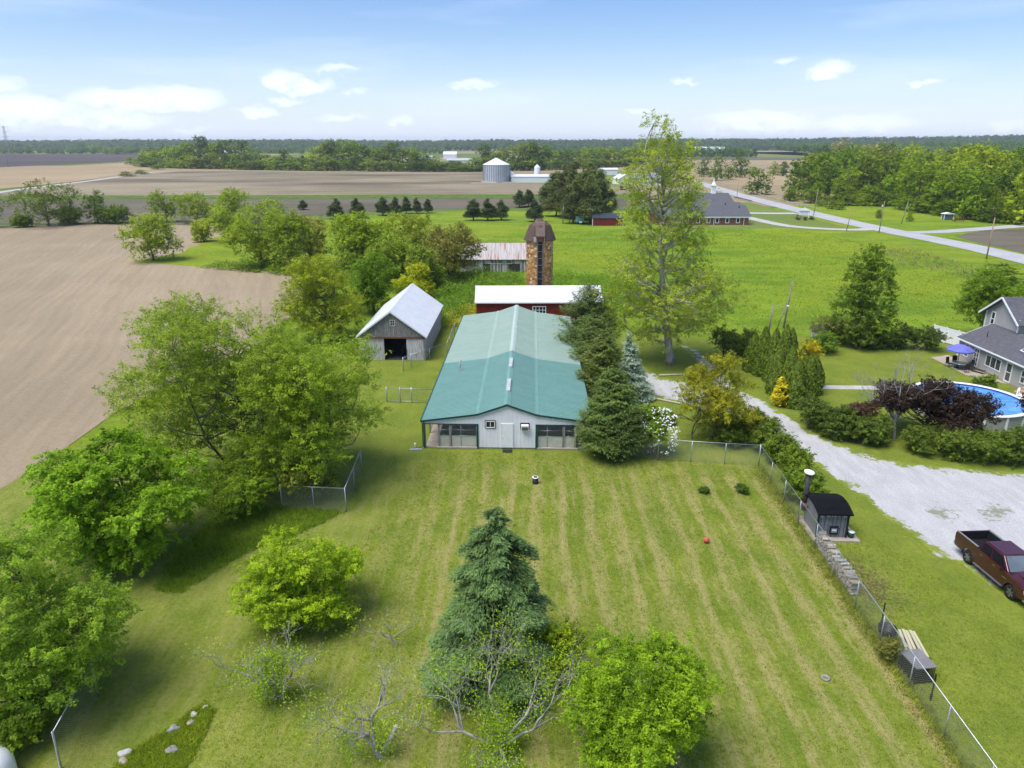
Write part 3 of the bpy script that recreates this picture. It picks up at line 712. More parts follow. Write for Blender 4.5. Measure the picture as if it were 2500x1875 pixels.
# ------------------------------------------------------------------ red machine shed
rs = thing('red_shed', 'red metal machine shed with white roof behind the green roof', 'shed', (3.77, 97.45, 0), R(.9))
RL, RE, RP, RD = 17.5, 3.2, 4.55, 8.6
wl = MB()
n = 76
for i in range(n):
    xa = -RL / 2 + .1 + (RL - .2) * i / n; xb = xa + (RL - .2) / n
    wl.add([(xa, 0, 0), (xb - .05, 0, 0), (xb - .05, 0, RE - .05), (xa, 0, RE - .05)], [(0, 1, 2, 3)])
    wl.add([(xb - .05, 0, 0), (xb - .025, -.03, 0), (xb - .025, -.03, RE - .05), (xb - .05, 0, RE - .05)], [(0, 1, 2, 3)])
    wl.add([(xb - .025, -.03, 0), (xb, 0, 0), (xb, 0, RE - .05), (xb - .025, -.03, RE - .05)], [(0, 1, 2, 3)])
wl.build('front_wall', REDM, rs)
for s in (-1, 1): MB().prism([(0, 0), (RD, 0), (RD, RE - .05), (RD / 2, RP - .07), (0, RE - .05)], s * (RL / 2 - .1) - .04, s * (RL / 2 - .1) + .04, 'x').build('end_wall', REDM, rs)
MB().box((0, RD, RE / 2), (RL - .2, .06, RE - .1)).build('back_wall', REDM, rs)
rr = MB().prism([(-.25, RE - .1), (RD / 2, RP - .04), (RD + .25, RE - .1), (RD + .25, RE - .14), (RD / 2, RP - .1), (-.25, RE - .14)], -RL / 2 - .15, RL / 2 + .15, 'x').build('roof', INSIDE, rs)
for s in (-1, 1):
    slope_panels(rr, 'roof_panel', WHITE_ROOF, (-RL / 2 - .18, RD / 2, RP), (1, 0, 0), (0, s * (RD / 2 + .27), RE - RP - .09), 19, (RL + .36) / 19, 5)
MB().prism([(RD / 2 - .2, RP - .04), (RD / 2, RP + .04), (RD / 2 + .2, RP - .04), (RD / 2, RP + .06)], -RL / 2 - .2, RL / 2 + .2, 'x').build('ridge_cap', WHITE_ROOF, rr)
piece('eave_trim', WHITE_ROOF, rr, (0, -.28, RE - .14), (RL + .4, .04, .14))
window(rs, (.0, -.06, 2.0), 1.9, 1.1, 0, 4, 2, WHITE, .1)

# ------------------------------------------------------------------ tile silo
si = thing('tile_silo', 'round orange brown glazed tile silo with brown shingled dome roof', 'silo', (4.3, 112.2, 0))
m, nt, o_ = newmat('glazed_tile'); k = NT(nt)
at = k.n('ShaderNodeAttribute', attribute_name='tint').outputs['Fac']
c1 = k.mix(k.range(at, 0, .55), (.27, .125, .04), (.50, .265, .085)); c1 = k.mix(k.range(at, .62, .8), c1, (.60, .38, .17)); c1 = k.mix(k.range(at, .9, .96), c1, (.72, .64, .5))
pz = k.n('ShaderNodeTexCoord').outputs['Object']
c1 = k.mix(k.range(k.noise(pz, 1.3, 5, .65), .5, .72), c1, k.mix(.5, c1, (.20, .12, .08)))
k.principled(c1, .45, 0, .4, None, o_); TILE = m
MB().lathe([(2.02, 0), (2.02, 10.0)], 40).build('wall_core', M('silo_mortar', (.26, .18, .11), (.2, .14, .09), 3, .9), si)
rs_ = np.random.default_rng(4); b = MB(); tint = []
rows, cols_ = 34, 36
for i in range(rows):
    z0, z1 = i * .294 + .012, (i + 1) * .294 - .012
    for j in range(cols_):
        a0 = 2 * math.pi * (j + (.5 if i % 2 else 0) + .03) / cols_; a1 = 2 * math.pi * (j + (.5 if i % 2 else 0) + .97) / cols_
        da = ((a0 + a1) / 2 + math.pi / 2 + math.pi) % (2 * math.pi) - math.pi
        if abs(da) < .17: continue
        r1 = 2.09 + float(rs_.uniform(-.012, .012)); r0 = 2.0
        q = [(r * math.cos(a), r * math.sin(a), z) for r in (r0, r1) for a in (a0, a1) for z in (z0, z1)]
        b.add(q, [(4, 6, 7, 5), (0, 4, 5, 1), (2, 3, 7, 6), (0, 2, 6, 4), (1, 5, 7, 3)]); tint += [float(rs_.random())] * 5
me = bpy.data.meshes.new('tile_blocks'); me.from_pydata(b.v, [], b.f); me.materials.append(TILE)
a = me.attributes.new('tint', 'FLOAT', 'FACE'); a.data.foreach_set('value', tint)
tag(link('tile_blocks', me, si), kind='stuff')
BROWNSH = M('brown_shingle', (.135, .088, .066), (.085, .058, .046), 3, .9, bump=.5, bscale=16, c3=(.19, .14, .11), s3=2, t3=.6)
dm = MB().lathe([(2.05, 9.7), (2.5, 9.75), (2.5, 9.82), (1.62, 12.05), (.25, 12.95), (0, 13.0)], 12, smooth=False).build('roof', BROWNSH, si)
for j in range(9):                                           # shingle courses of the dome
    z = 9.95 + j * .235; r = 2.5 - (z - 9.82) / 2.23 * .88
    MB().lathe([(r + .03, z - .03), (r + .035, z), (r - .01, z + .03)], 12, smooth=False).build('shingle_course', BROWNSH, dm)
dr = MB(); dr.prism([(-2.62, 10.45), (-2.62, 10.62), (-1.2, 12.45), (0, 12.8), (0, 10.45)], -.72, .72, 'x').build('dormer', M('grey_brown_shingle', (.17, .12, .10), (.12, .09, .075), 3, .9, bump=.5), si)
for s in (-1, 1): piece('dormer_post', WOOD_POST, si, (s * .62, -2.5, 10.1), (.1, .1, .8)); piece('chute_rail', M('chute_wood', (.25, .17, .12), (.18, .13, .1), 3, .9), si, (s * .42, -2.2, 5.0), (.16, .26, 10))
for j in range(5): piece('rung', WHITE, si, (-.85, -2.5, 9.85 + j * .14), (.35, .05, .05))
piece('dormer_board', RUST, si, (0, -2.45, 10.2), (.95, .06, .5))
piece('chute_door', BLACKM, si, (0, -2.08, 4.95), (.62, .06, 9.9))
for j in range(9): piece('rung', GALV, si, (0, -2.15, .9 + j * 1.05), (.66, .04, .03))
MB().lathe([(0, 13.35), (.12, 13.2), (.1, 12.9)], 8).build('finial', BLACKM, si)

# ------------------------------------------------------------------ rusty barn behind
ob = thing('rusty_barn', 'low grey board barn with rust streaked metal roof beside the silo', 'barn', (-.9, 139.4, 0))
OW = 13.0; OX0 = -9.2
n = 24
owl = MB().box((OX0 + OW / 2, .35, 1.3), (OW, .05, 2.5)).build('front_wall', INSIDE, ob)
x = OX0
while x < OX0 + OW:
    w = rb.uniform(.28, .45); xc = x + w / 2; gap = (-1.5 < xc < -.9) or (-7 < xc < -5.5)
    lo = 1.65 if (-4.6 < xc < -3.3 or 0.1 < xc < 2.5) else 0.
    piece('board', BARNWHITE if rb.random() < .55 else BARNWOOD, owl, (xc, .3 + rb.uniform(-.02, .02), (2.5 + lo) / 2), (w - .03, .04, 2.5 - lo)); x += w
for x0, z0, d in ((-1.45, 1.66, (4.6, .1, .12)), (-1.4, .85, (.16, .1, 1.7)), (2.6, .85, (.2, .1, 1.7)), (-3.2, .85, (.16, .1, 1.7))): piece('beam', BARNWHITE, ob, (x0, .22, z0), d)
MB().box((OX0 + OW / 2, 8.5, 1.3), (OW, .05, 2.5)).build('back_wall', BARNWOOD, ob)
for s in (0, 1): MB().prism([(.3, 0), (8.5, 0), (8.5, 2.5), (4.4, 5.0), (.3, 2.5)], OX0 + s * OW - .03, OX0 + s * OW + .03, 'x').build('end_wall', BARNWOOD, ob)
orf = MB().prism([(0, 2.45), (4.4, 5.05), (8.8, 2.45), (8.8, 2.4), (4.4, 4.98), (0, 2.4)], OX0 - .2, OX0 + OW + .2, 'x').build('roof', INSIDE, ob)
nsh = 17; shw = (OW + .4) / nsh
for i in range(nsh):
    for s in (-1, 1):
        slope_panels(orf, 'roof_sheet', RUSTROOF, (OX0 - .2 + i * shw, 4.4, 5.11 + rb.uniform(0, .03)), (1, 0, 0), (0, s * (4.45 + rb.uniform(-.05, .12)), -2.63), 1, shw, 3)

# ------------------------------------------------------------------ brick church
ch = thing('brick_church', 'low brick church with grey shingled roofs and white steeple', 'church', (72.6, 224.6, 0))
CX0, CD, CE = -28., 15.5, 2.75
bx = MB().box((CX0 / 2, CD / 2, CE / 2), (-CX0, CD, CE - .02)).build('wall', TILE_RED, ch)
for j in range(11): piece('brick_course', M('brick_joint', (.30, .17, .13), (.26, .14, .11), 2, .9), bx, (CX0 / 2, -.006, .2 + j * .2), (-CX0, .01, .02))
piece('fascia', WHITE, ch, (CX0 / 2, -.45, CE - .3), (-CX0 + 1.2, .12, .5)); piece('soffit', WHITE, ch, (CX0 / 2, -.2, CE - .56), (-CX0 + 1, .5, .05))
MB().prism([(-.6, CE - .03), (6.2, 5.5), (13, CE - .03), (13, CE - .12), (-.6, CE - .12)], CX0 - .5, .6, 'x').build('roof', SHINGLE, ch)
MB().box((-11, 20, 2.4), (19, 24, 4.8)).build('hall_wall', TILE_RED, ch)
MB().prism([(8.0, 4.0), (21, 8.2), (34, 4.0)], -21, .6 - 1.4, 'x').build('hall_roof', SHINGLE, ch)
MB().prism([(9.0, 3.0), (17.5, 5.5), (26, 3.0)], -1.4, 2.2, 'x').build('porch_roof', SHINGLE, ch)
MB().box((.2, 17.5, 1.5), (3, 14, 3)).build('porch_wall', TILE_RED, ch)
for x in (-3.2, -6.5, -9.6, -12.3, -15.5, -19, -22.5): window(ch, (x, -.04, 1.35), 1.15, 1.65, 0, 1, 1, WHITE, .16)
for x in (-1.4, -10.6): piece('downspout', WHITE, ch, (x, -.07, 1.15), (.14, .12, 2.3))
st = MB(); st.box((0, 0, .4), (1.5, 1.5, .9)); st.box((0, 0, 1.75), (1.25, 1.25, 2.2)); st.box((0, 0, 2.92), (1.6, 1.6, .18))
st.lathe([(1.0, 3.0), (.28, 4.1), (.06, 5.3), (0, 5.5)], 8, smooth=False)
st.build('steeple', WHITE, ch, (-5.9, 21.0, 7.55))
for x, y, z in ((-1.9, 4.5, 5.0), (-4.2, 11.5, 5.4)): MB().tube([(x, y, z - .4), (x, y, z + .3)], .16, 8).build('roof_vent', BLACKM, ch)

# ------------------------------------------------------------------ plants
def quad_mesh(name, V, tint, mat):
    n = len(V) // 3; me = bpy.data.meshes.new(name)
    me.vertices.add(3 * n); me.vertices.foreach_set('co', V.astype(np.float32).ravel())
    me.loops.add(3 * n); me.loops.foreach_set('vertex_index', np.arange(3 * n, dtype=np.int32))
    me.polygons.add(n); me.polygons.foreach_set('loop_start', np.arange(n, dtype=np.int32) * 3)
    me.update(calc_edges=True)
    a = me.attributes.new('tint', 'FLOAT', 'FACE'); a.data.foreach_set('value', np.clip(tint, 0, 1).astype(np.float32))
    me.materials.append(mat); return me
def unit(v): return v / np.maximum(np.linalg.norm(v, axis=1, keepdims=True), 1e-9)
def leafquads(P, N, L, W, rng, T=None):
    N = unit(N)
    if T is None: T = rng.normal(size=P.shape)
    T = unit(T - (T * N).sum(1, keepdims=True) * N); B = np.cross(N, T)
    L = np.asarray(L).reshape(-1, 1); W = np.asarray(W).reshape(-1, 1)
    V = np.stack([P - T * L * .42 - B * W * .52, P - T * L * .42 + B * W * .52, P + T * L * .56], 1)
    return V.reshape(-1, 3)
def lobe_points(rng, lobes, n, shell=.5, spike=.12, cull=.5):
    Lb = np.array(lobes, float); c, r = Lb[:, :3], Lb[:, 3:6]
    w = (r[:, 0] * r[:, 1] * r[:, 2]) ** (2 / 3); idx = rng.choice(len(Lb), n, p=w / w.sum())
    d = unit(rng.normal(size=(n, 3))); fl = (d[:, 2] < -.15) & (rng.random(n) < .6); d[fl, 2] *= -1
    rad = (shell + (1 - shell) * rng.random(n) ** .55) * (1 + spike * rng.normal(size=n))
    P = c[idx] + d * rad[:, None] * r[idx]
    keep = np.ones(n, bool)
    for j in range(len(Lb)):
        q = ((P - c[j]) / r[j]); ins = ((q * q).sum(1) < cull) & (idx != j)
        keep &= ~(ins & (rng.random(n) > .12))
    keep &= P[:, 2] > .05
    return P[keep], d[keep]
def leaf_crown(rng, lobes, nclump, per, clump_r, leaf, mat=LEAF, shell=.5, spike=.12, asp=.55, flat=.6, up=.6, hang=0.):
    C, D = lobe_points(rng, lobes, nclump, shell, spike)
    m = len(C); n = m * per
    # every bough is a leafy shoot growing outwards and arching over
    dr = unit(D * np.array([1, 1, .8]) + np.array([0, 0, .3]) + rng.normal(size=(m, 3)) * .38); ln = clump_r * rng.uniform(1.3, 3.2, m)
    sv = rng.random(n) ** .8; L2 = np.repeat(ln, per); rd = clump_r * .36 * (1.15 - .75 * sv)
    P = np.repeat(C, per, 0) + np.repeat(dr, per, 0) * (L2 * (sv - .35))[:, None] + rng.normal(size=(n, 3)) * rd[:, None] * np.array([1, 1, .6 + .4 * flat])
    P[:, 2] -= (.12 + hang) * L2 * sv ** 2
    P[:, 2] = np.where(P[:, 2] < .04, .04 + np.abs(P[:, 2]) * .1, P[:, 2])
    N = np.repeat(D, per, 0) * .45 + np.array([0, 0, up]) + rng.normal(size=(n, 3)) * .45
    L = leaf * rng.uniform(.65, 1.35, n)
    t = np.repeat(rng.random(m), per) * .55 + rng.random(n) * .45
    return leafquads(P, N, L, L * asp, rng), t, C
def rand_lobes(rng, h, w, z0=.25, n=14, squash=.8, lobe=.42, taper=0.):
    """lobes spread through an egg-shaped crown of height h, width w whose underside is at z0*h"""
    w = w * .88; h = h * .97; cz, rz = h * (1 + z0) / 2, h * (1 - z0) / 2; o = []
    for i in range(n):
        d = rng.normal(size=3); d /= np.linalg.norm(d); q = rng.random() ** .4 * (1 - lobe * .75)
        if i < n // 3: q = 1 - lobe * .78
        z = d[2] * q; wx = w / 2 * (1 - taper * max(z, -1))
        r = lobe * rng.uniform(.72, 1.2)
        o.append((d[0] * q * wx, d[1] * q * wx, cz + z * rz, r * w / 2, r * w / 2, r * rz * squash * rng.uniform(.8, 1.15)))
    return o
def bend(a, b, rng, k=.12, n=4):
    a, b = Vector(a), Vector(b); L = (b - a).length; o = []
    off = Vector(rng.normal(size=3)) * L * k
    for i in range(n + 1):
        t = i / n; o.append(a.lerp(b, t) + off * math.sin(math.pi * t) + Vector((0, 0, -.06 * L * math.sin(math.pi * t))))
    return o
def limbs(rng, lobes, h, tr, fork=.28, C=None, twigs=0, lean=(0, 0), stems=1):
    b = MB(); forks = []
    for s in range(stems):
        e = Vector((lean[0] + rng.normal() * .03 * h * (stems > 1) * 3, lean[1] + rng.normal() * .03 * h * (stems > 1) * 3, h * fork * rng.uniform(.85, 1.1)))
        top = Vector((e.x * 1.6, e.y * 1.6, h * .78)); pts = [Vector((e.x * .1, e.y * .1, -.15)), Vector((e.x * .2, e.y * .2, h * .03)), e * .55, e, e.lerp(top, .5) + Vector(rng.normal(size=3)) * .02 * h, top]
        rr = tr / math.sqrt(stems); b.tube(pts, [rr * 1.5, rr * 1.05, rr * .85, rr * .72, rr * .42, rr * .1], 8); forks.append((e, top))
    for l in lobes:
        e, top = forks[int(rng.integers(len(forks)))]; hz_ = math.hypot(l[0] - e.x, l[1] - e.y); zs = max(min(e.z, l[2] * .8), l[2] - .55 * hz_ - .03 * h); zs = min(zs, top.z); st = e.lerp(top, (zs - e.z) / max(top.z - e.z, .1)) if zs > e.z else Vector((e.x * zs / e.z, e.y * zs / e.z, max(zs, .1))); t = min(1, max(0, zs / h))
        b.tube(bend(st, l[:3], rng), [tr * .34 * (1 - t * .5), tr * .27, tr * .2, tr * .13, tr * .06], 6)
    if C is not None and twigs:
        Lc = np.array(lobes)[:, :3]
        for i in rng.choice(len(C), min(twigs, len(C)), replace=False):
            p = C[i]; j = int(np.argmin(((Lc - p) ** 2).sum(1))); b.tube(bend(Lc[j], p, rng, .1, 2), [tr * .10, tr * .06, tr * .025], 4, cap=False)
    return b
def root_at(name, label, cat, x, y, group=None, z=0.): return thing(name, label, cat, (x, y, z), 0., group)
def foliage(name, me, parent, colr, loc=(0, 0, 0)):
    o = link(name, me, parent, loc); o.color = (*colr, 1); return o
def px_size(base, top, wpx):
    g = G(*base); return g, ZT(g.y, top), wpx * depth(g.x, g.y, 3) / F
def broadleaf(name, label, base, top, wpx, colr, seed, leaf=.15, nclump=2400, per=22, clump_r=.32, z0=.22, n=14, lobe=.42, squash=.8, lobes=None, cat='tree', bark=BARK, trunk=None,
              twigs=60, group=None, shell=.5, spike=.12, asp=.55, taper=0., fork=None, stems=1, hang=0., flat=.6, hscale=1., up=.6, lean=0.):
    rng = np.random.default_rng(seed); g, h, w = px_size(base, top, wpx); h *= hscale
    lb = rand_lobes(rng, h, w, z0, n, squash, lobe, taper) if lobes is None else [(l[0] * w / 2, l[1] * w / 2, l[2] * h, l[3] * w / 2, l[3] * w / 2, l[4] * h) for l in lobes]
    lb = [(l[0] + lean * l[2] / h, *l[1:]) for l in lb]
    t = root_at(name, label, cat, g.x, g.y, group)
    V, ti, C = leaf_crown(rng, lb, nclump, per, clump_r, leaf, LEAF, shell, spike, asp, flat, up, hang)
    foliage('crown', quad_mesh('crown', V, ti, LEAF), t, colr)
    limbs(rng, lb, h, trunk or .022 * h + .05, fork if fork is not None else max(z0, .15) * .9, C, twigs, (lean * .49, 0), stems=stems).build('trunk', bark, t)
    return t
def needle_tree(name, label, base, top, wpx, colr, seed, nb=260, ns=30000, L=.32, W=.09, droop=.35, rise=.12, pw=.85, lat=.24, lean=0., group=None, low=.03, cat='tree', tip=.35, world=None, shellb=.55, wob=.22):
    rng = np.random.default_rng(seed)
    if world is None: g, h, w = px_size(base, top, wpx)
    else: g, h, w = Vector(world[0]), world[1], world[2]
    t = root_at(name, label, cat, g.x, g.y, group)
    th = low + (1 - low) * (np.arange(nb) + rng.random(nb)) / nb
    Rr = w / 2 * np.maximum(.03, (1 - th)) ** pw * (1 + wob * rng.normal(size=nb)) * (.75 + .25 * np.minimum(1, (th - low) / .08 + .3))
    Rr = np.clip(Rr, .12, w * .62)
    azb = np.arange(nb) * 2.39996 + rng.normal(size=nb) * .4
    wt = Rr ** 1.45; bi = rng.choice(nb, ns, p=wt / wt.sum())
    sfr = rng.random(ns) ** shellb
    R_, a_, z_ = Rr[bi], azb[bi], th[bi] * h
    out = np.stack([np.cos(a_), np.sin(a_), np.zeros(ns)], 1); side = np.stack([-np.sin(a_), np.cos(a_), np.zeros(ns)], 1)
    lo = rng.normal(size=ns) * lat * R_ * (.25 + .75 * (1 - abs(sfr - .6)))
    P = out * (sfr * R_)[:, None] + side * lo[:, None]
    P[:, 2] = z_ + rise * R_ * sfr - droop * R_ * sfr ** 2 - abs(lo) * .25 + rng.normal(size=ns) * .05 * np.sqrt(R_)
    P[:, 0] += lean * z_ / h
    ang = np.sign(lo + 1e-6) * rng.uniform(.1, 1.0, ns)
    T = out * np.cos(ang)[:, None] + side * np.sin(ang)[:, None]; T[:, 2] += rng.normal(size=ns) * .25 - .25 * droop + rise * .6
    N = np.array([0, 0, 1.]) + out * .35 + rng.normal(size=(ns, 3)) * .35
    P = P[:, :]; ok = P[:, 2] > .08; Ls = L * rng.uniform(.6, 1.35, ns)
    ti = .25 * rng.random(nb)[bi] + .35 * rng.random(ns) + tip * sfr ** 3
    V = leafquads(P[ok], N[ok], Ls[ok], (W * Ls / L)[ok], rng, T[ok])
    foliage('crown', quad_mesh('crown', V, ti[ok], NEEDLE), t, colr)
    b = MB().tube([(0, 0, -.1), (lean * .4, 0, h * .4), (lean, 0, h * .98)], [.02 * h + .04, .013 * h + .02, .01], 8)
    for i in range(0, nb, max(1, nb // 120)):
        o = Vector((math.cos(azb[i]), math.sin(azb[i]), 0)); s0 = Vector((lean * th[i], 0, th[i] * h)); r = Rr[i]
        b.tube([s0, s0 + o * r * .5 + Vector((0, 0, rise * r * .5 - droop * r * .25)), s0 + o * r * .9 + Vector((0, 0, rise * r * .9 - droop * r * .8))], [.012 * r + .012, .008 * r + .006, .004], 4, cap=False)
    b.build('trunk', BARK, t); return t
def column(name, label, base, top, wpx, colr, seed, group=None, ns=6500, cat='tree', L=.26):
    rng = np.random.default_rng(seed); g, h, w = px_size(base, top, wpx); t = root_at(name, label, cat, g.x, g.y, group)
    z = rng.random(ns) ** 1.25; a = rng.random(ns) * 2 * math.pi
    prof = np.minimum(1, 1.3 * (1 - z) ** .6) * (.86 + .14 * np.minimum(1, z / .08)); lump = 1 + .10 * np.sin(5 * a + z * 17 + seed) * np.sin(z * 23 + seed)
    r = w / 2 * prof * lump * (1 - .45 * rng.random(ns) ** 2.2)
    out = np.stack([np.cos(a), np.sin(a), np.zeros(ns)], 1); P = out * r[:, None]; P[:, 2] = .05 + z * h * .97
    T = np.array([0, 0, 1.]) + out * .35 + rng.normal(size=P.shape) * .3; N = out + rng.normal(size=P.shape) * .4 + np.array([0, 0, .25]); Ls = L * rng.uniform(.6, 1.3, ns)
    foliage('crown', quad_mesh('crown', leafquads(P, N, Ls, Ls * .42, rng, T), .3 * (.5 + .5 * np.sin(7 * a + z * 21)) + .7 * rng.random(ns), NEEDLE), t, colr)
    MB().tube([(0, 0, -.1), (0, 0, h * .9)], [.07, .02], 6).build('trunk', BARK, t); return t
def branching(rng, p, d, L, r, lev, b, tips, spread=.7, kids=(2, 3), shrink=.72, up=.15, wig=.25, minr=.004, segs=3):
    pts = [Vector(p)]; dd = Vector(d).normalized()
    for i in range(segs):
        dd = (dd + Vector(rng.normal(size=3)) * wig / segs * 1.6 + Vector((0, 0, up / segs))).normalized(); pts.append(pts[-1] + dd * L / segs)
    b.tube(pts, [max(minr, r * (1 - .45 * i / segs)) for i in range(segs + 1)], 6 if r > .04 else 3, cap=False)
    if lev == 0: tips.append((pts[-1], dd)); return
    for i in range(int(rng.integers(kids[0], kids[1] + 1))):
        q = pts[-1] if i < 2 else pts[int(rng.integers(1, segs + 1))]
        branching(rng, q, dd + Vector(rng.normal(size=3)) * spread, L * shrink * rng.uniform(.75, 1.2), r * .58, lev - 1, b, tips, spread, kids, shrink, up, wig, minr, segs)
def bare_tree(name, label, base, h, seed, lev=5, r=.12, starts=None, leafy=0, leafcol=(.12, .19, .02), leaf=.11, bark=DEADWOOD, up=.15, spread=.6, wig=.3, kids=(2, 3), z0=.0, lenf=.30, clump=.22, per=20, shrink=.74, trunk_leaf=0, loc=None):
    rng = np.random.default_rng(seed); g = loc or G(*base); t = root_at(name, label, 'tree', g.x, g.y); b = MB(); tips = []
    for st in (starts or [((0, 0, -.1), (0, 0, 1), 1., 1.)]): branching(rng, st[0], st[1], h * lenf * st[2], r * st[3], lev, b, tips, spread, kids, shrink, up, wig)
    b.build('trunk', bark, t)
    if leafy:
        T = np.array([tuple(q[0]) for q in tips]); sel = rng.choice(len(T), min(leafy, len(T)), replace=False); C = T[sel]
        if trunk_leaf:
            k = trunk_leaf; C = np.concatenate([C, np.stack([rng.normal(size=k) * .35, rng.normal(size=k) * .35, rng.uniform(.3, h * .5, k)], 1)])
        n = len(C) * per; P = np.repeat(C, per, 0) + rng.normal(size=(n, 3)) * clump; P[:, 2] = np.maximum(P[:, 2], .05)
        V = leafquads(P, np.array([0, 0, .8]) + rng.normal(size=(n, 3)) * .5, leaf * rng.uniform(.6, 1.3, n), leaf * .5 * np.ones(n), rng)
        foliage('crown', quad_mesh('crown', V, rng.random(n), LEAF), t, leafcol)
    return t

LIME = (.125, .175, .010); YEL = (.19, .22, .012); MIDG = (.085, .14, .014); OLIVE = (.115, .13, .022); DARKG = (.05, .085, .014)
# --- left group
broadleaf('box_elder_tree', 'largest spreading pale green tree with open branches left of the lawn', (585, 1170), 672, 560, (.12, .165, .018), 1, .14, 3500, 44, .48, .0, 40, .27, .8, flat=.42, up=.75, twigs=300, bark=BARK, shell=.4, spike=.2, stems=3, fork=.25, trunk=.2)
broadleaf('box_elder_tree', 'broad pale green tree leaning over the fence corner below the barn', (785, 1170), 790, 450, (.12, .17, .014), 2, .14, 2500, 44, .48, .0, 28, .30, .8, flat=.42, up=.75, twigs=200, bark=BARK, shell=.4, spike=.18, stems=2, fork=.22, trunk=.18)
broadleaf('maple_tree', 'dense lime green layered tree between the pale tree and lower left tree', (325, 1360), 1045, 480, (.105, .175, .010), 3, .15, 1500, 74, .46, .0, 30, .30, .75, asp=.7, flat=.3, hang=.2, spike=.16, up=.8, twigs=40)
broadleaf('ash_tree', 'big mid green tree filling the lower left corner', (125, 1705), 1305, 520, (.105, .165, .016), 4, .12, 1700, 56, .40, .0, 32, .30, .8, flat=.34, hang=.1, spike=.16, up=.8, twigs=120)
broadleaf('brush_shrub', 'tangled brush behind the chain link fence corner', (765, 1215), 1095, 190, (.10, .125, .02), 5, .15, 700, 16, .3, .02, 8, .5, cat='shrub', twigs=150, stems=5, fork=.3, trunk=.1)
broadleaf('brush_shrub', 'low dark brush between lime tree and fence corner', (560, 1262), 1130, 260, (.095, .145, .012), 6, .16, 1000, 20, .35, .02, 9, .5, cat='shrub', twigs=60, stems=3)
broadleaf('brush_shrub', 'low green bush under the lower left tree by the wire fence', (60, 1800), 1700, 210, (.10, .15, .015), 7, .14, 700, 22, .25, .02, 7, .5, cat='shrub', twigs=10)
broadleaf('yellow_green_tree', 'round bright yellow green tree alone on the lawn', (758, 1500), 1290, 365, (.145, .205, .010), 8, .115, 1150, 54, .34, .03, 24, .28, .75, flat=.36, up=.8, twigs=90, spike=.2)
# --- behind
broadleaf('round_tree', 'large round light green tree left of the old barn', (800, 835), 600, 262, (.135, .165, .012), 9, .19, 1500, 46, .55, .0, 30, .28, .85, flat=.42, up=.75, twigs=30, spike=.1)
broadleaf('dense_tree', 'dense dark green tree behind the round light green tree', (912, 765), 598, 150, (.075, .13, .008), 10, .19, 800, 50, .6, .0, 20, .32, .8, hang=.3, flat=.35, twigs=10)
broadleaf('yellow_bush', 'bright yellow green bush behind the barn roof peak', (1012, 742), 637, 105, (.20, .22, .008), 11, .24, 700, 20, .45, .05, 8, .45, cat='shrub', twigs=10)
for i, (bs, tp_, w, c, lab) in enumerate([
    ((375, 636), 515, 155, (.13, .17, .012), 'round yellow green tree at the tip of the grass tongue'),
    ((497, 590), 533, 55, (.16, .19, .02), 'small pale bush behind the grass tongue'),
    ((408, 542), 459, 85, (.10, .14, .014), 'left tree of the three behind the tilled field'),
    ((480, 545), 464, 110, (.115, .155, .014), 'middle tree of the three behind the tilled field'),
    ((578, 548), 455, 115, (.125, .17, .014), 'right and tallest tree of the three behind the tilled field'),
    ((560, 592), 500, 110, (.14, .18, .014), 'light bush clump left of the tall field edge trees'),
    ((640, 655), 492, 170, (.125, .165, .012), 'wide green tree at the field edge right of the grass tongue'),
    ((652, 560), 472, 120, (.125, .165, .014), 'low green tree behind the field edge trees'),
    ((708, 665), 490, 115, (.105, .145, .012), 'upright green tree at the field corner'),
    ((762, 650), 505, 110, (.15, .155, .03), 'thin pale tree with bare twigs at the field corner'),
    ((868, 655), 500, 150, (.125, .17, .012), 'bright round tree in front of the dark pines'),
    ((925, 650), 515, 110, (.14, .19, .01), 'bright green tree between two larger round trees'),
    ((1010, 665), 488, 185, (.125, .155, .018), 'broad green tree left of the rusty barn roof'),
    ((965, 700), 575, 150, (.115, .155, .016), 'green tree in front of the broad tree'),
    ((1105, 690), 545, 165, (.115, .115, .03), 'sparse brownish tree beside the rusty barn'),
    ((1045, 715), 600, 120, (.105, .14, .016), 'dull green bush left of the sparse brownish tree'),
    ((120, 552), 435, 200, (.062, .09, .012), 'wide spreading tree at left behind the tilled field'),
    ((240, 545), 460, 75, (.055, .085, .012), 'narrow dark tree beside the wide spreading tree'),
    ((285, 546), 495, 85, (.06, .095, .010), 'low dark bush right of the narrow tree'),
    ((55, 555), 528, 50, (.08, .12, .012), 'small bush under the wide spreading tree'),
    ((-25, 556), 440, 80, (.085, .13, .014), 'tree cut off by the left edge behind the field'),
    ((175, 548), 500, 90, (.08, .11, .012), 'low shrub right of the wide spreading tree trunk')]):
    bush = 'bush' in lab or 'shrub' in lab
    broadleaf('shrub' if bush else 'field_tree', lab, bs, tp_, w, c, 30 + i, .40, max(420, min(900, int(6 * w))), 18, .72, -.06, 18, .40, .85, cat='shrub' if bush else 'tree', twigs=70 if 'sparse' in lab or 'thin' in lab else 8, spike=.14, shell=.45 if 'sparse' in lab or 'thin' in lab else .5)

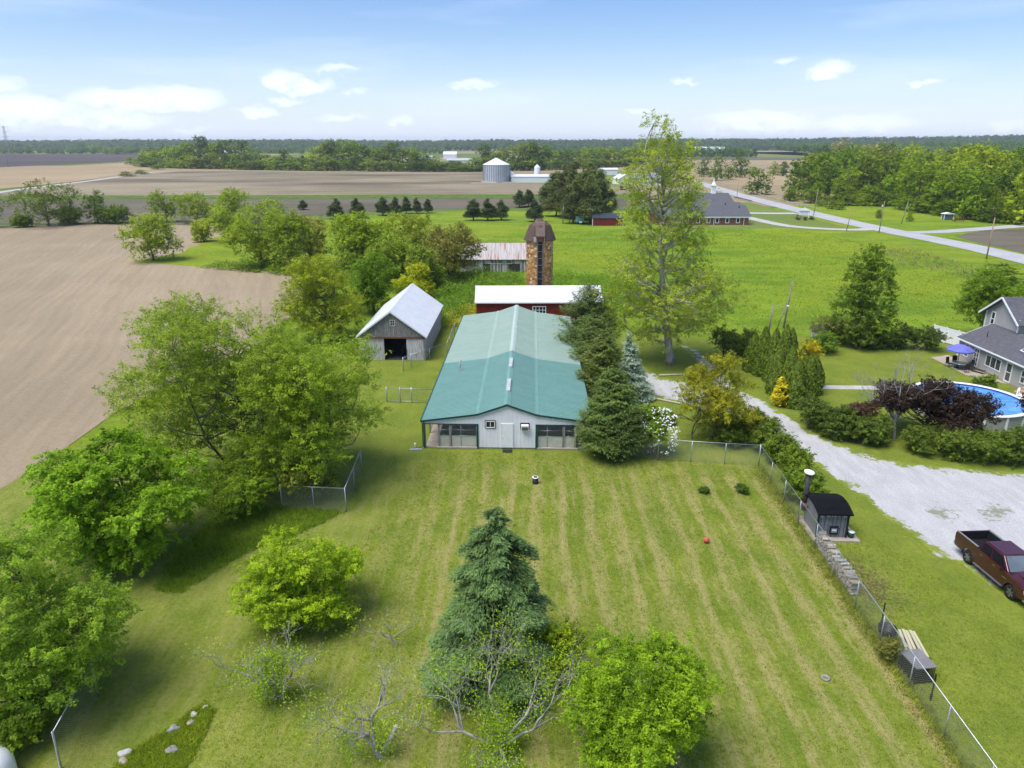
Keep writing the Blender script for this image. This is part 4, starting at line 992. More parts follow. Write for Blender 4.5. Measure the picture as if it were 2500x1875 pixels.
# --- the tall pale barked tree
g, h, w = px_size((1640, 888), 262, 300)
rsy = np.random.default_rng(77); syc = []
for zc, hw, nl in ((.965, .18, 3), (.92, .32, 4), (.86, .50, 6), (.80, .58, 7), (.74, .62, 7), (.68, .62, 7), (.62, .60, 6), (.56, .58, 6), (.50, .62, 6), (.44, .74, 6), (.38, .88, 7), (.32, .96, 8), (.26, .94, 8), (.20, .85, 7), (.15, .6, 4)):
    for i in range(nl):
        a_ = 2 * math.pi * (i + rsy.random()) / nl; rr_ = hw * (.45 + .4 * rsy.random())
        syc.append((rr_ * math.cos(a_), rr_ * math.sin(a_), zc + rsy.normal() * .015, max(.12, hw * .34), .045))
broadleaf('sycamore_tree', 'very tall pale barked sparse tree rising above the horizon', (1640, 888), 285, 350, (.15, .185, .028), 20, .2, 3000, 28, .5, lean=-3.0, lobes=syc, bark=BARK_PALE, trunk=.46, twigs=420, shell=.2, spike=.25, fork=.3)
# --- foreground conifer and orchard trees
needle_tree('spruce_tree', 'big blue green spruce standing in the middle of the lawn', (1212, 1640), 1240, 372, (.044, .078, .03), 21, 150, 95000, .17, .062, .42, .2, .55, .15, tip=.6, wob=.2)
broadleaf('apple_tree', 'leafy bright green round tree at bottom centre right', (1545, 1890), 1560, 400, (.115, .18, .010), 22, .105, 1600, 54, .30, .02, 30, .28, .8, flat=.38, up=.8, twigs=160, bark=BARK_PALE, spike=.2)
broadleaf('leafy_shrub', 'green shrub tucked against the right foot of the spruce', (1355, 1660), 1520, 170, (.13, .175, .01), 23, .13, 600, 22, .25, .03, 8, .45, cat='shrub', twigs=60)
bare_tree('dying_tree', 'half dead grey branched tree with ivy on its trunk left of the spruce', (668, 1705), 4.6, 24, 6, .12, [((0, 0, -.1), (0, 0, 1), .9, 1.1), ((.1, 0, .4), (.6, .1, .9), .9, .7), ((-.1, 0, .5), (-.7, 0, .8), .9, .7), ((0, 0, .7), (.2, -.6, .7), .8, .6)], 90, (.12, .185, .012), trunk_leaf=110, clump=.2, per=22, lenf=.25)
bare_tree('dead_sapling', 'small bare twisted sapling with a few leaves left of the spruce', (968, 1580), 2.4, 25, 4, .055, [((0, 0, -.1), (-.3, 0, 1), 1.0, 1.), ((-.15, 0, .5), (-.9, .2, .5), 1.1, .7), ((-.1, 0, .6), (.9, .1, .45), 1.1, .7)], 26, (.13, .185, .012), clump=.2, per=14)
bare_tree('broken_dead_tree', 'broken grey dead tree with sawn limb near the bottom edge', (935, 1848), 3.4, 26, 6, .13, [((0, 0, -.1), (-.5, .2, .8), .9, 1.), ((-.3, 0, .7), (-.2, .2, 1), 1., .8), ((-.5, 0, 1.2), (-1, 0, .2), .9, .6)], 60, (.115, .18, .014), trunk_leaf=40, per=16, clump=.22)
stub = MB().tube([(0.05, 0, .3), (.4, .05, 1.0), (.62, .1, 1.5)], [.13, .11, .10], 8)
o = [x for x in col.objects if x.name.startswith('broken_dead_tree')][0]; stub.build('sawn_limb', DEADWOOD, o); MB().lathe([(0, 0), (.1, 0), (.1, .01), (0, .012)], 10).build('cut_face', M('cut_wood', (.62, .55, .42), (.5, .43, .32), 8, .8), o, (.63, .1, 1.5), (0, R(22), 0))
bare_tree('dying_peach_tree', 'bare crooked fruit tree with dead limbs in front of the spruce', (1222, 1845), 4.8, 27, 6, .12, [((0, 0, -.1), (.1, 0, 1), .55, 1.), ((0, 0, .5), (-1, .1, .45), 1.2, .8), ((0, 0, .6), (1., .1, .5), 1.1, .75), ((.05, .1, .7), (.1, .6, 1), 1.3, .7), ((.1, 0, .6), (.55, .3, 1), 1.2, .65), ((0, -.1, .5), (.3, -1, .25), .6, .7)], 330, (.12, .185, .012), bark=BARK_PALE, clump=.24, per=22, trunk_leaf=40)
# --- right of the building
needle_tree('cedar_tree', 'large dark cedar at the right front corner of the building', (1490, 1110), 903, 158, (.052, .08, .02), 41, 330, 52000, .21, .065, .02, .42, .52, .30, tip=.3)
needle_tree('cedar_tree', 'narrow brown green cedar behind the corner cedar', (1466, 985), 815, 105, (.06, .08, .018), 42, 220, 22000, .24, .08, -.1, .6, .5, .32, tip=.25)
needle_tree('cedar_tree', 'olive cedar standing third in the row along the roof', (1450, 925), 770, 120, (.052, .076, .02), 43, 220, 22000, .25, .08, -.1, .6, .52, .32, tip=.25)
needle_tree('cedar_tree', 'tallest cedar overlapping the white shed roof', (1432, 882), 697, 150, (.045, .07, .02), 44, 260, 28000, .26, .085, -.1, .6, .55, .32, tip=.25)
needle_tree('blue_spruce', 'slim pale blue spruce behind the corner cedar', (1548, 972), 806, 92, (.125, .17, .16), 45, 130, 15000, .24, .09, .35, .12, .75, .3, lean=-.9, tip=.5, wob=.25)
fs = broadleaf('flowering_shrub', 'shrub covered in white blossom beside the corner cedar', (1590, 1108), 990, 108, (.10, .15, .02), 46, .16, 700, 18, .28, .03, 8, .45, cat='shrub', twigs=10)
rngp = np.random.default_rng(3); g, h, w = px_size((1590, 1108), 990, 108)
Pb, Db = lobe_points(rngp, [(.1 * w, -.1 * w, h * .55, w * .42, w * .42, h * .42), (.2 * w, -.2 * w, h * .3, w * .34, w * .3, h * .28)], 170, .9, .08); Pb = np.repeat(Pb, 4, 0) + rngp.normal(size=(len(Pb) * 4, 3)) * .09
V = leafquads(Pb, np.array([0, -.3, .8]) + rngp.normal(size=Pb.shape) * .5, .13 * np.ones(len(Pb)), .12 * np.ones(len(Pb)), rngp); link('blossom', quad_mesh('blossom', V, rngp.random(len(Pb)), PETAL), fs)
broadleaf('gold_tree', 'golden green tree leaning over the gravel drive', (1745, 1070), 862, 225, (.15, .155, .012), 47, .14, 950, 46, .40, .06, 24, .3, .8, twigs=70, spike=.16)
bare_tree('bare_shrub_tree', 'thin bare branched tree left of the golden green tree', (1690, 1072), 4.4, 48, 5, .09, [((0, 0, -.1), (-.05, 0, 1), 1., 1.), ((0, 0, 1.6), (-.9, 0, .6), .9, .6), ((0, 0, 1.9), (.5, 0, .9), .9, .6)], bark=BARK, lenf=.32)
arb = [(1835, 905, 812, 36), (1858, 915, 796, 38), (1882, 930, 800, 36), (1905, 940, 790, 40), (1922, 915, 800, 36), (1893, 962, 845, 38), (1922, 970, 842, 38), (1950, 950, 846, 38), (1938, 992, 876, 44), (1966, 985, 862, 42), (1982, 960, 868, 36), (1988, 940, 880, 34)]
ARBN = ['farthest', 'second', 'third', 'tallest', 'rear', 'front row first', 'front row second', 'inner', 'nearest', 'right hand', 'walk side', 'last walk side']
for i, (bx_, by_, tp_, w_) in enumerate(arb):
    column('arborvitae', ARBN[i] + ' dark green narrow arborvitae in the clump beside the drive', (bx_, by_), tp_, w_ * 1.28, (.055, .082, .010), 60 + i, 'arborvitae clump by the drive')
broadleaf('golden_shrub', 'large golden yellow shrub rising behind the arborvitae clump', (1962, 950), 834, 95, (.24, .215, .010), 75, .17, 520, 30, .3, -.05, 14, .4, cat='shrub', twigs=4)
needle_tree('golden_arborvitae', 'small golden yellow shrub at the foot of the arborvitae clump', (1902, 992), 922, 36, (.25, .22, .010), 76, 90, 2600, .24, .11, -.2, .8, .45, .35, tip=.3, low=0, cat='shrub')
for i, (bs, tp_, w_, c, lab) in enumerate([
    ((1765, 872), 790, 110, (.055, .08, .016), 'dark shrub mass right of the tall pale tree'), ((1810, 868), 800, 80, (.06, .085, .016), 'dark shrub beside the arborvitae clump'),
    ((2000, 858), 808, 95, (.085, .135, .02), 'glossy green rounded shrub left of the conical tree'), ((2030, 840), 762, 110, (.105, .12, .035), 'greyish green shrub under the conical tree'),
    ((2100, 852), 775, 100, (.075, .105, .02), 'dense shrub at the foot of the conical tree'), ((2190, 850), 785, 100, (.055, .08, .018), 'dark shrub in the row behind the back lawn'),
    ((2262, 855), 795, 90, (.05, .075, .018), 'dark shrub next to the white fence'), ((2145, 848), 800, 70, (.065, .095, .018), 'small shrub between two dark shrubs behind the back lawn'),
    ((1975, 1045), 965, 100, (.062, .09, .018), 'low dark hedge shrub next to the nearest arborvitae'), ((2035, 1065), 985, 110, (.058, .085, .018), 'second low hedge shrub along the curve of the drive'), ((2095, 1078), 1010, 110, (.064, .092, .018), 'third low hedge shrub along the curve of the drive'), ((2140, 1082), 1015, 80, (.07, .10, .018), 'hedge shrub left of the bare tree trunk'),
    ((2250, 1100), 1040, 120, (.07, .10, .016), 'hedge shrub below the dark red tree'), ((2330, 1118), 1048, 130, (.075, .105, .018), 'hedge shrub below the pool wall'), ((2410, 1128), 1055, 130, (.07, .105, .016), 'hedge shrub right of the pool wall posts'), ((2490, 1132), 1050, 120, (.06, .09, .016), 'hedge shrub at the right edge'),
    ((1870, 1100), 1020, 90, (.075, .105, .018), 'shrub at the upper end of the fence hedge'), ((1905, 1130), 1050, 95, (.08, .115, .016), 'second shrub of the fence hedge'), ((1940, 1170), 1085, 95, (.085, .125, .014), 'third shrub of the fence hedge'), ((1960, 1225), 1145, 105, (.085, .13, .014), 'light green last shrub of the fence hedge beside the boiler'),
    ((1835, 1068), 1000, 90, (.065, .095, .018), 'dark shrub under the golden green tree'), ((1790, 1085), 1030, 90, (.06, .09, .016), 'low shade shrub below the golden green tree'),
    ((2400, 955), 915, 60, (.085, .125, .02), 'rounded green shrub by the house steps'), ((1625, 1035), 1010, 30, (.06, .09, .02), 'small dark plant on the grass behind the white blossom shrub')]):
    broadleaf('shrub', lab, bs, tp_, w_, c, 90 + i, .16, 330, 30, .32, -.05, 16, .36, .85, cat='shrub', twigs=6, spike=.1)
broadleaf('red_leaf_tree', 'dark red leaved spreading tree over the pool', (2258, 1068), 925, 285, (.026, .016, .014), 120, .2, 1500, 26, .42, .25, 24, .32, .7, twigs=60, spike=.2)
broadleaf('red_leaf_tree', 'dark red leaved tree at the right edge beside the pool', (2520, 1085), 925, 110, (.036, .019, .016), 121, .2, 500, 16, .4, .25, 9, .4, .7, twigs=30)
broadleaf('red_leaf_shrub', 'dull red low shrub left of the bare tree', (2105, 1062), 955, 90, (.06, .035, .03), 122, .17, 420, 14, .3, .2, 8, .42, cat='shrub', twigs=60)
bare_tree('bare_tree', 'bare pale branched tree in front of the pool', (2182, 1072), 9.0, 123, 6, .15, [((0, 0, -.1), (.05, 0, 1), .8, 1.2), ((0, 0, 1.8), (-.5, 0, .9), .9, .7), ((0, 0, 1.9), (.5, .1, .9), .9, .7), ((0, 0, 2), (.1, .4, 1), .9, .7)], bark=DEADWOOD, lenf=.22, spread=.5, up=.3)
con = [(.9 * hw_ * .62 * math.cos(i * 2.4 + zc * 9), .9 * hw_ * .62 * math.sin(i * 2.4 + zc * 9), zc, max(.18, hw_ * .48), .12) for zc, hw_, n_ in ((.08, .85, 7), (.22, .98, 8), (.36, .98, 8), (.50, .92, 7), (.64, .82, 7), (.76, .70, 6), (.86, .54, 5), (.92, .34, 3)) for i in range(n_)]
broadleaf('conical_tree', 'dense dark green conical tree in front of the meadow', (2095, 842), 606, 150, (.06, .10, .009), 124, .2, 1700, 34, .42, lobes=con, hang=.25, flat=.4, twigs=6)
broadleaf('yard_tree', 'large green tree behind the grey house', (2415, 835), 640, 190, (.085, .135, .010), 125, .2, 1400, 40, .55, .0, 26, .36, .85, twigs=30)
for i, (bs, tp_, w_, lab) in enumerate([((1718, 1203), 1188, 24, 'left of two tiny dark shrubs on the lawn'), ((1810, 1204), 1180, 32, 'right of two tiny dark shrubs on the lawn')]):
    broadleaf('small_shrub', lab, bs, tp_, w_, (.05, .085, .018), 130 + i, .09, 160, 26, .14, .0, 5, .5, cat='shrub', twigs=0)

# ------------------------------------------------------------------ distant trees: a few kinds, copied
def far_kind(seed, h=16., w=12., leaf=.6, nclump=300, per=16, z0=.06, n=13, lobe=.4, taper=0.):
    rng = np.random.default_rng(seed); lb = rand_lobes(rng, h, w, z0, n, .85, lobe, taper)
    lb += [(w * .27 * math.cos(a), w * .27 * math.sin(a), h * .15, w * .2, w * .2, h * .15) for a in (0, 1.25, 2.5, 3.8, 5)]
    V, t, C = leaf_crown(rng, lb, nclump, per, .8, leaf, LEAF, .5, .12, .7)
    return quad_mesh('far_crown', V, t, LEAF), limbs(rng, lb[:7], h, .35, .2).mesh('far_trunk', BARK)
KINDS = [far_kind(200 + i, z0=(-.06, -.02, -.05, 0, -.08, -.04)[i], w=(12, 13, 11, 12, 14, 9)[i], taper=(0, .2, .1, 0, .3, .3)[i]) for i in range(6)]
THIN = far_kind(210, nclump=300, per=6, n=16, leaf=.7)
rf = random.Random(21)
def far_tree(name, label, base, top=None, wpx=None, tint=MIDG, group=None, h=None, w=None, kind=None, cat='tree'):
    g = base if isinstance(base, Vector) else G(*base)
    hh = h if h else ZT(g.y, top); ww = w if w else (wpx * depth(g.x, g.y) / F if wpx else hh * .8)
    c, tr = kind or KINDS[rf.randrange(6)]
    t = thing(name, label, cat, (g.x, g.y, g.z), rf.uniform(0, 6.28), group); t.scale = (ww / 12, ww / 12, hh / 16)
    k = rf.uniform(.82, 1.18); foliage('crown', c, t, tuple(x * k for x in tint)); link('trunk', tr, t); return t
_ones = 'first second third fourth fifth sixth seventh eighth ninth tenth eleventh twelfth thirteenth fourteenth fifteenth sixteenth seventeenth eighteenth nineteenth'.split()
def ordinal(n):
    if n < 20: return _ones[n - 1]
    t, u = divmod(n, 10); w = ['twenty', 'thirty', 'forty', 'fifty', 'sixty', 'seventy', 'eighty'][t - 2]
    return (w[:-1] + 'ieth') if u == 0 else w + ' ' + _ones[u - 1]
def tone(c): return 'bright' if c[1] > .135 else 'dark' if c[1] < .1 else 'green'
def env(pts, x):
    for (xa, ya), (xb, yb) in zip(pts, pts[1:]):
        if xa <= x <= xb: return ya + (yb - ya) * (x - xa) / (xb - xa)
    return pts[-1][1] if x > pts[-1][0] else pts[0][1]
TOPS = [(345, 385), (400, 368), (440, 348), (500, 338), (560, 345), (590, 343), (625, 362), (655, 388), (690, 372), (740, 385), (780, 352), (830, 342), (870, 352), (930, 356), (960, 348), (1000, 362), (1040, 375), (1090, 400), (1150, 400), (1172, 372), (1185, 345), (1215, 362), (1270, 341), (1320, 355), (1360, 362), (1400, 352), (1440, 366), (1480, 358), (1530, 364), (1550, 362)]
BASE = [(345, 409), (440, 413), (700, 418), (1000, 421), (1160, 421), (1340, 417), (1450, 411), (1550, 408)]
TINTS = [(.085, .13, .014), (.105, .15, .016), (.062, .105, .014), (.13, .17, .014), (.10, .125, .024), (.055, .09, .018)]
x = 345; nb_ = 0
while x < 1560:
    b_ = env(BASE, x); tp_ = env(TOPS, x)
    nb_ += 1; c1_, c2_ = rf.choice(TINTS), rf.choice(TINTS)
    far_tree('tree_line_tree', tone(c1_) + ' tree, ' + ordinal(nb_) + ' from the left in the back of the far tree line', (x, b_ - 5), tp_ + rf.uniform(-13, 4), rf.uniform(42, 64), c1_, 'far tree line')
    far_tree('tree_line_tree', 'lower ' + tone(c2_) + ' tree, ' + ordinal(nb_) + ' from the left along the front of the far tree line', (x + 10, b_ - 2), (tp_ * .45 + b_ * .55) + rf.uniform(-14, 8), rf.uniform(34, 60), c2_, 'far tree line')
    x += rf.uniform(13, 21)
for bx_, by_, tp_, w_, ti, lab in [(200, 373, 346, 36, 2, 'dark tree at far left beyond the charcoal field'), (235, 374, 348, 44, 0, 'tree beside the far left dark tree'), (262, 376, 360, 32, 3, 'low tree left of the far grey house'), (287, 377, 353, 40, 1, 'tree in front of the far grey house'),
    (330, 372, 348, 34, 2, 'tree right of the far grey house'), (318, 402, 380, 30, 4, 'single bush at the tip of the pale tan field'), (352, 398, 366, 46, 3, 'rounded tree where the far lane ends'), (372, 385, 356, 46, 4, 'brownish tree behind the far lane end'), (385, 413, 398, 40, 3, 'low bush by the far lane'),
    (310, 430, 418, 50, 1, 'low hedge left of the far lane bend'), (345, 425, 414, 44, 1, 'low hedge right of the far lane bend'),
    (1718, 432, 372, 40, 5, 'tree just right of the tall pale tree far away'), (1750, 441, 362, 42, 2, 'upright dark tree behind the steeple'), (1777, 438, 396, 34, 0, 'low tree between two dark upright trees'), (1806, 433, 367, 46, 2, 'dark oval tree behind the church'), (1848, 474, 397, 74, 2, 'dark round tree beside the road'),
    (1835, 430, 405, 40, 3, 'small tree behind the roadside round tree'), (1888, 428, 392, 34, 3, 'low pale tree in the distant hedgerow'), (1912, 430, 388, 32, 5, 'narrow dark tree in the distant hedgerow'), (1945, 430, 392, 46, 3, 'broad tree in the distant hedgerow'), (1985, 432, 367, 44, 2, 'tall dark tree in the distant hedgerow'), (2012, 432, 392, 40, 0, 'tree at the right end of the distant hedgerow'), (2010, 400, 345, 34, 5, 'far tree left of the pale grey trees'),
    (1962, 432, 412, 40, 4, 'brownish bush in the distant hedgerow')]:
    far_tree('distant_tree', lab, (bx_, by_), tp_, w_, TINTS[ti])
for bx_, by_, tp_, w_, lab in [(2050, 425, 331, 72, 'pale grey leafless looking tree before the right horizon'), (2135, 432, 338, 92, 'wide pale grey tree with visible white limbs'), (2185, 436, 358, 60, 'pale brown tree right of the wide grey tree')]:
    far_tree('pale_tree', lab, (bx_, by_), tp_, w_, (.16, .15, .075), kind=THIN)
FEDGE = [(1925, 487), (2000, 495), (2080, 499), (2150, 500), (2230, 513), (2300, 524), (2400, 538), (2500, 547), (2640, 560), (2800, 575)]
FT = [(.095, .145, .010), (.115, .165, .010), (.065, .105, .012), (.14, .175, .014), (.085, .12, .014)]
for r in range(9):
    x = 1935 + r * 17; nf = 0
    while x < 2760 - r * 6:
        by_ = env(FEDGE, x) - r * 11.5 - r * r * .35
        if by_ < 398: break
        g = G(x + rf.uniform(-8, 8), by_ + rf.uniform(-3, 3)); dpt = depth(g.x, g.y)
        h_ = rf.uniform(9, 12) if (r == 0 and x < 2160) else rf.uniform(17, 25)
        if r == 0 and rf.random() < .3: h_ *= .6
        nf += 1; c1_ = rf.choice(FT)
        far_tree('woodland_tree', tone(c1_) + ' tree, ' + ordinal(nf) + ' from the left in the ' + ['front', 'second', 'third', 'fourth', 'fifth', 'sixth', 'seventh', 'eighth', 'rearmost'][r] + ' rank of the right hand wood', g, tint=c1_, group='wood on the right', h=h_, w=h_ * rf.uniform(.7, .95))
        x += rf.uniform(7.5, 11) * F / dpt
x = 1930; nf = 0
while x < 2760:
    g = G(x, env(FEDGE, x) + 3); nf += 1; h_ = rf.uniform(3.5, 7); c1_ = rf.choice(FT)
    far_tree('edge_bush', tone(c1_) + ' bush, ' + ordinal(nf) + ' from the left along the edge of the right hand wood', g, tint=c1_, group='bushes at the edge of the wood', h=h_, w=h_ * 1.5, cat='shrub'); x += rf.uniform(6, 9) * F / depth(g.x, g.y)
far_tree('roadside_tree', 'bright green rounded tree at the left front of the right hand wood', (2065, 492), 394, 78, (.125, .17, .012))
far_tree('roadside_tree', 'dense mid green crown standing proud of the right hand wood', (2290, 515), 385, 120, (.085, .125, .012))
for bx_, by_, tp_, w_, lab in [(1955, 487, 458, 36, 'small bright bush at the edge of the right hand wood'), (2050, 512, 484, 26, 'small upright bush on the far roadside grass'), (2030, 510, 490, 34, 'brownish low bush on the far roadside grass'), (2145, 533, 508, 24, 'thin bush between two roadside poles'), (2220, 540, 514, 24, 'small bush right of the leaning roadside pole'), (2310, 516, 464, 66, 'rounded dull bush in front of the right hand wood'), (2005, 503, 488, 34, 'low bush behind the guard rail')]:
    far_tree('bush', lab, (bx_, by_), tp_, w_, (.10, .14, .016), cat='shrub')
far_tree('roadside_tree', 'bright green bush at the right edge by the road', (2440, 690), 640, 120, (.11, .16, .012), cat='shrub', kind=KINDS[1])

# pines
def pine_kind(seed, h=12., w=7., n=2600, z0=.18, L=.8):
    rng = np.random.default_rng(seed); lb = []
    for i in range(9):
        z = z0 + (1 - z0) * (i + .5) / 9; rr = w / 2 * (1 - z) ** .42 * 1.0
        for k_ in range(max(1, int(5 * (1 - z) + 1))):
            a = rng.random() * 6.28; q = rr * rng.uniform(.35, .75); lb.append((q * math.cos(a), q * math.sin(a), z * h, rr * .55, rr * .55, h * .085))
    C, D = lobe_points(rng, lb, n, .3, .15); k_ = 5; P = np.repeat(C, k_, 0) + rng.normal(size=(len(C) * k_, 3)) * .32
    N = np.array([0, 0, .7]) + rng.normal(size=P.shape) * .6; V = leafquads(P, N, L * rng.uniform(.6, 1.2, len(P)), L * .26 * np.ones(len(P)), rng)
    return quad_mesh('pine_crown', V, np.repeat(rng.random(len(C)), k_) * .6 + rng.random(len(P)) * .4, NEEDLE), limbs(rng, lb[::5], h, .28, .3).mesh('pine_trunk', BARK)
PINES = [pine_kind(300 + i) for i in range(3)]; BIGP = [pine_kind(310 + i, 18., 11., 3600, .16, .9) for i in range(3)]
def pine(label, base, top, wpx, group=None, big=False, tint=(.042, .058, .024)):
    g = G(*base); h = ZT(g.y, top); w = wpx * depth(g.x, g.y) / F; c, tr = rf.choice(BIGP if big else PINES)
    t = thing('pine_tree', label, 'tree', (g.x, g.y, 0), rf.uniform(0, 6.28), group); k = (18, 11) if big else (12, 7); t.scale = (w / k[1], w / k[1], h / k[0])
    q = rf.uniform(.85, 1.2); foliage('crown', c, t, tuple(v * q for v in tint)); link('trunk', tr, t)
for bx_, by_, tp_, w_, lab in [(740, 512, 489, 30, 'small dark pine far left of the pine row'), (822, 534, 486, 46, 'left dark pine of the row behind the bright round trees'), (874, 532, 484, 40, 'second dark pine of the row behind the bright round trees'), (935, 526, 482, 42, 'third dark pine of the row behind the bright round trees'), (966, 527, 482, 36, 'fourth dark pine of the row behind the bright round trees'), (992, 522, 480, 30, 'fifth dark pine of the row behind the bright round trees'), (1018, 521, 484, 30, 'sixth dark pine of the row behind the bright round trees'), (1045, 520, 486, 28, 'last dark pine of the row behind the bright round trees'),
    (1156, 538, 488, 46, 'left of the three small pines on the meadow'), (1191, 538, 487, 46, 'middle of the three small pines on the meadow'), (1224, 537, 489, 42, 'right of the three small pines on the meadow'), (1268, 506, 465, 40, 'dark pine left of the pine grove'), (1290, 504, 463, 38, 'dark pine touching the pine grove'), (1306, 541, 488, 46, 'single small pine behind the silo dome')]:
    pine(lab, (bx_, by_), tp_, w_)
for i, (bx_, by_, tp_, w_) in enumerate([(1345, 508, 425, 78), (1375, 505, 405, 84), (1405, 508, 396, 90), (1435, 508, 400, 84), (1460, 512, 415, 80), (1358, 528, 440, 76), (1390, 532, 425, 80), (1425, 535, 405, 92), (1455, 538, 420, 84), (1478, 530, 450, 66), (1400, 545, 445, 70), (1440, 546, 430, 80)]):
    pine(ordinal(i + 1) + (' pine from the left in the back row of the close pine grove' if i < 5 else ' pine of the close grove, counting on along its front row'), (bx_, by_), tp_, w_, 'pine grove', True, (.052, .066, .022))

# wooded horizon on low rises
HILL = ground_mat('wooded_rise', far_green_fn, bump=.1)
def ridge(name, label, y0, z_of, x0, x1, dpt, seed, count, size, tint, treeh):
    n = 60; vs = []; fs = []
    for i in range(n + 1):
        x_ = x0 + (x1 - x0) * i / n; z = z_of(i / n); vs += [(x_, y0 - dpt, -.2), (x_, y0, z), (x_, y0 + dpt * 2, -.2)]
    for i in range(n): fs += [(i * 3, i * 3 + 3, i * 3 + 4, i * 3 + 1), (i * 3 + 1, i * 3 + 4, i * 3 + 5, i * 3 + 2)]
    me = bpy.data.meshes.new('hill'); me.from_pydata(vs, [], fs); me.materials.append(HILL); tag(link('hill', me), 'low rise under ' + label, 'hill', None, 'structure')
    rng = np.random.default_rng(seed); T = rng.uniform(0, 1, count); Yo = rng.uniform(-1, .35, count)
    Zg = np.array([z_of(t) for t in T]) * np.clip(1 + np.minimum(Yo, 0), 0, 1); base = np.stack([x0 + (x1 - x0) * T, y0 + Yo * dpt, Zg], 1); th = treeh * rng.uniform(.7, 1.1, count)
    k_ = 16; P = np.repeat(base, k_, 0); hh = np.repeat(th, k_); u = unit(rng.normal(size=P.shape)); P = P + u * np.stack([hh * .36, hh * .36, hh * .42], 1); P[:, 2] += hh * .52
    V = leafquads(P, u * .6 + np.array([0, -.1, .6]) + rng.normal(size=P.shape) * .3, size * rng.uniform(.7, 1.3, len(P)), size * .8 * np.ones(len(P)), rng)
    o = link('woodland', quad_mesh('woodland', V, np.repeat(rng.random(count), k_) * .3 + .2 + rng.random(len(P)) * .2, LEAF)); o.color = (*tint, 1); tag(o, label, 'wood', None, 'stuff')
wob = lambda t, s: 1.4 * math.sin(t * 23 + s) + .9 * math.sin(t * 51 + s * 2)
ridge('hill', 'dark wooded skyline running along the whole horizon', 2700, lambda t: 15 + 50 * max(0, t - .55) + wob(t, 1), -2700, 2700, 420, 401, 9000, 8, (.036, .062, .022), 20)
ridge('hill', 'nearer wooded band below the right horizon', 1500, lambda t: 6 + 12 * t + wob(t, 2), 560, 1900, 240, 402, 3000, 5, (.045, .08, .018), 17)
ridge('hill', 'far wood band in the middle left distance', 1750, lambda t: 1.5, -1800, -150, 90, 403, 900, 5, (.05, .085, .02), 15)
ridge('hill', 'far wood band in the middle distance', 1350, lambda t: 1.5, 60, 420, 60, 404, 420, 4.5, (.045, .08, .018), 17)

# ------------------------------------------------------------------ farm beyond the fields
gb = thing('grain_bin', 'large corrugated steel grain bin with white cone roof', 'grain bin', (-10, 479, 0))
prof = []
for i in range(44): prof += [(8.45, i * .245), (8.52, i * .245 + .12)]
MB().lathe(prof, 48).build('wall', M('bin_steel', (.60, .63, .66), (.50, .53, .56), .3, .5, .3, .5), gb)
MB().lathe([(8.75, 10.6), (8.7, 10.75), (1.2, 14.3), (1.0, 14.7), (0, 14.75)], 36, smooth=False).build('roof', WHITE_ROOF, gb)
for i in range(36): a = 2 * math.pi * i / 36; piece('stiffener', M('bin_dark_steel', (.27, .29, .31), (.22, .24, .26), 1, .5, .3), gb, (8.56 * math.cos(a), 8.56 * math.sin(a), 5.35), (.2, .3, 10.7), (0, 0, a))
piece('fan_duct', GALV, gb, (1.5, -10.2, 1.0), (3.2, 2, 1.6)); MB().lathe([(9.8, 0), (9.8, .5), (0, .5)], 36).build('slab', TAN_CONC, gb)
def small_bin(label, x, y, r, h1, h2):
    t = thing('feed_bin', label, 'grain bin', (x, y, 0)); MB().lathe([(r, 0), (r, h1)], 24).build('wall', WHITE, t); MB().lathe([(r * 1.06, h1 - .1), (r * 1.06, h1), (.3, h2), (0, h2 + .2)], 24, smooth=False).build('roof', WHITE_ROOF, t)
small_bin('short white feed bin between steel bin and long white shed', -1.0, 482, 2.3, 5.0, 6.9); small_bin('tall slim white feed bin behind the long white shed', 16.5, 490, 2.0, 8.6, 10.4)
def gable(name, label, cat, x, y, w, d, e, p, wallm, roofm, rz=0., axis='x', wins=(), over=.4, z=0.):
    t = thing(name, label, cat, (x, y, z), rz)
    MB().box((0, d / 2, e / 2), (w, d, e)).build('wall', wallm, t)
    if axis == 'x':
        MB().prism([(-over, e - .15), (d / 2, p), (d + over, e - .15), (d + over, e - .3), (-over, e - .3)], -w / 2 - over, w / 2 + over, 'x').build('roof', roofm, t)
        for s_ in (-1, 1): MB().prism([(0, e - .35), (d, e - .35), (d / 2, p - .15)], s_ * w / 2 - .05, s_ * w / 2 + .02 * s_ + .05, 'x').build('gable_end', wallm, t)
    else:
        MB().prism([(-w / 2 - over, e - .15), (0, p), (w / 2 + over, e - .15), (0, p - .15)], -over, d + over, 'y').build('roof', roofm, t)
        MB().prism([(-w / 2, e - .1), (w / 2, e - .1), (0, p - .18)], -.03, d + .03, 'y').build('gable_end', wallm, t)
    for wx, wz, ww, wh in wins: window(t, (wx, -.06, wz), ww, wh, 0, 1, 1, WHITE, .12)
    return t
gable('white_shed', 'long low white shed in front of the slim feed bin', 'shed', 14, 476, 29, 9, 3.6, 4.6, WHITE, WHITE_ROOF)
gable('white_shed', 'small white shed behind the right side of the pine grove', 'shed', 76, 584, 13, 8, 4.2, 5.2, WHITE, WHITE_ROOF)
gable('white_garage', 'white gabled garage right of the pine grove', 'garage', 69, 452, 9, 10, 3.2, 5.8, WHITE, WHITE_ROOF, .25, 'y', ((2, 2, 1, 1),))
gable('farmhouse', 'grey roofed white farmhouse right of the white garage', 'house', 84, 462, 18, 9, 3.4, 6.0, WHITE, M('pale_shingle', (.32, .33, .34), (.25, .26, .27), 2, .9), .1, 'x', ((-6, 1.8, 1.2, 1.4), (-2, 1.8, 1.2, 1.4), (3, 1.8, 1.2, 1.4)))
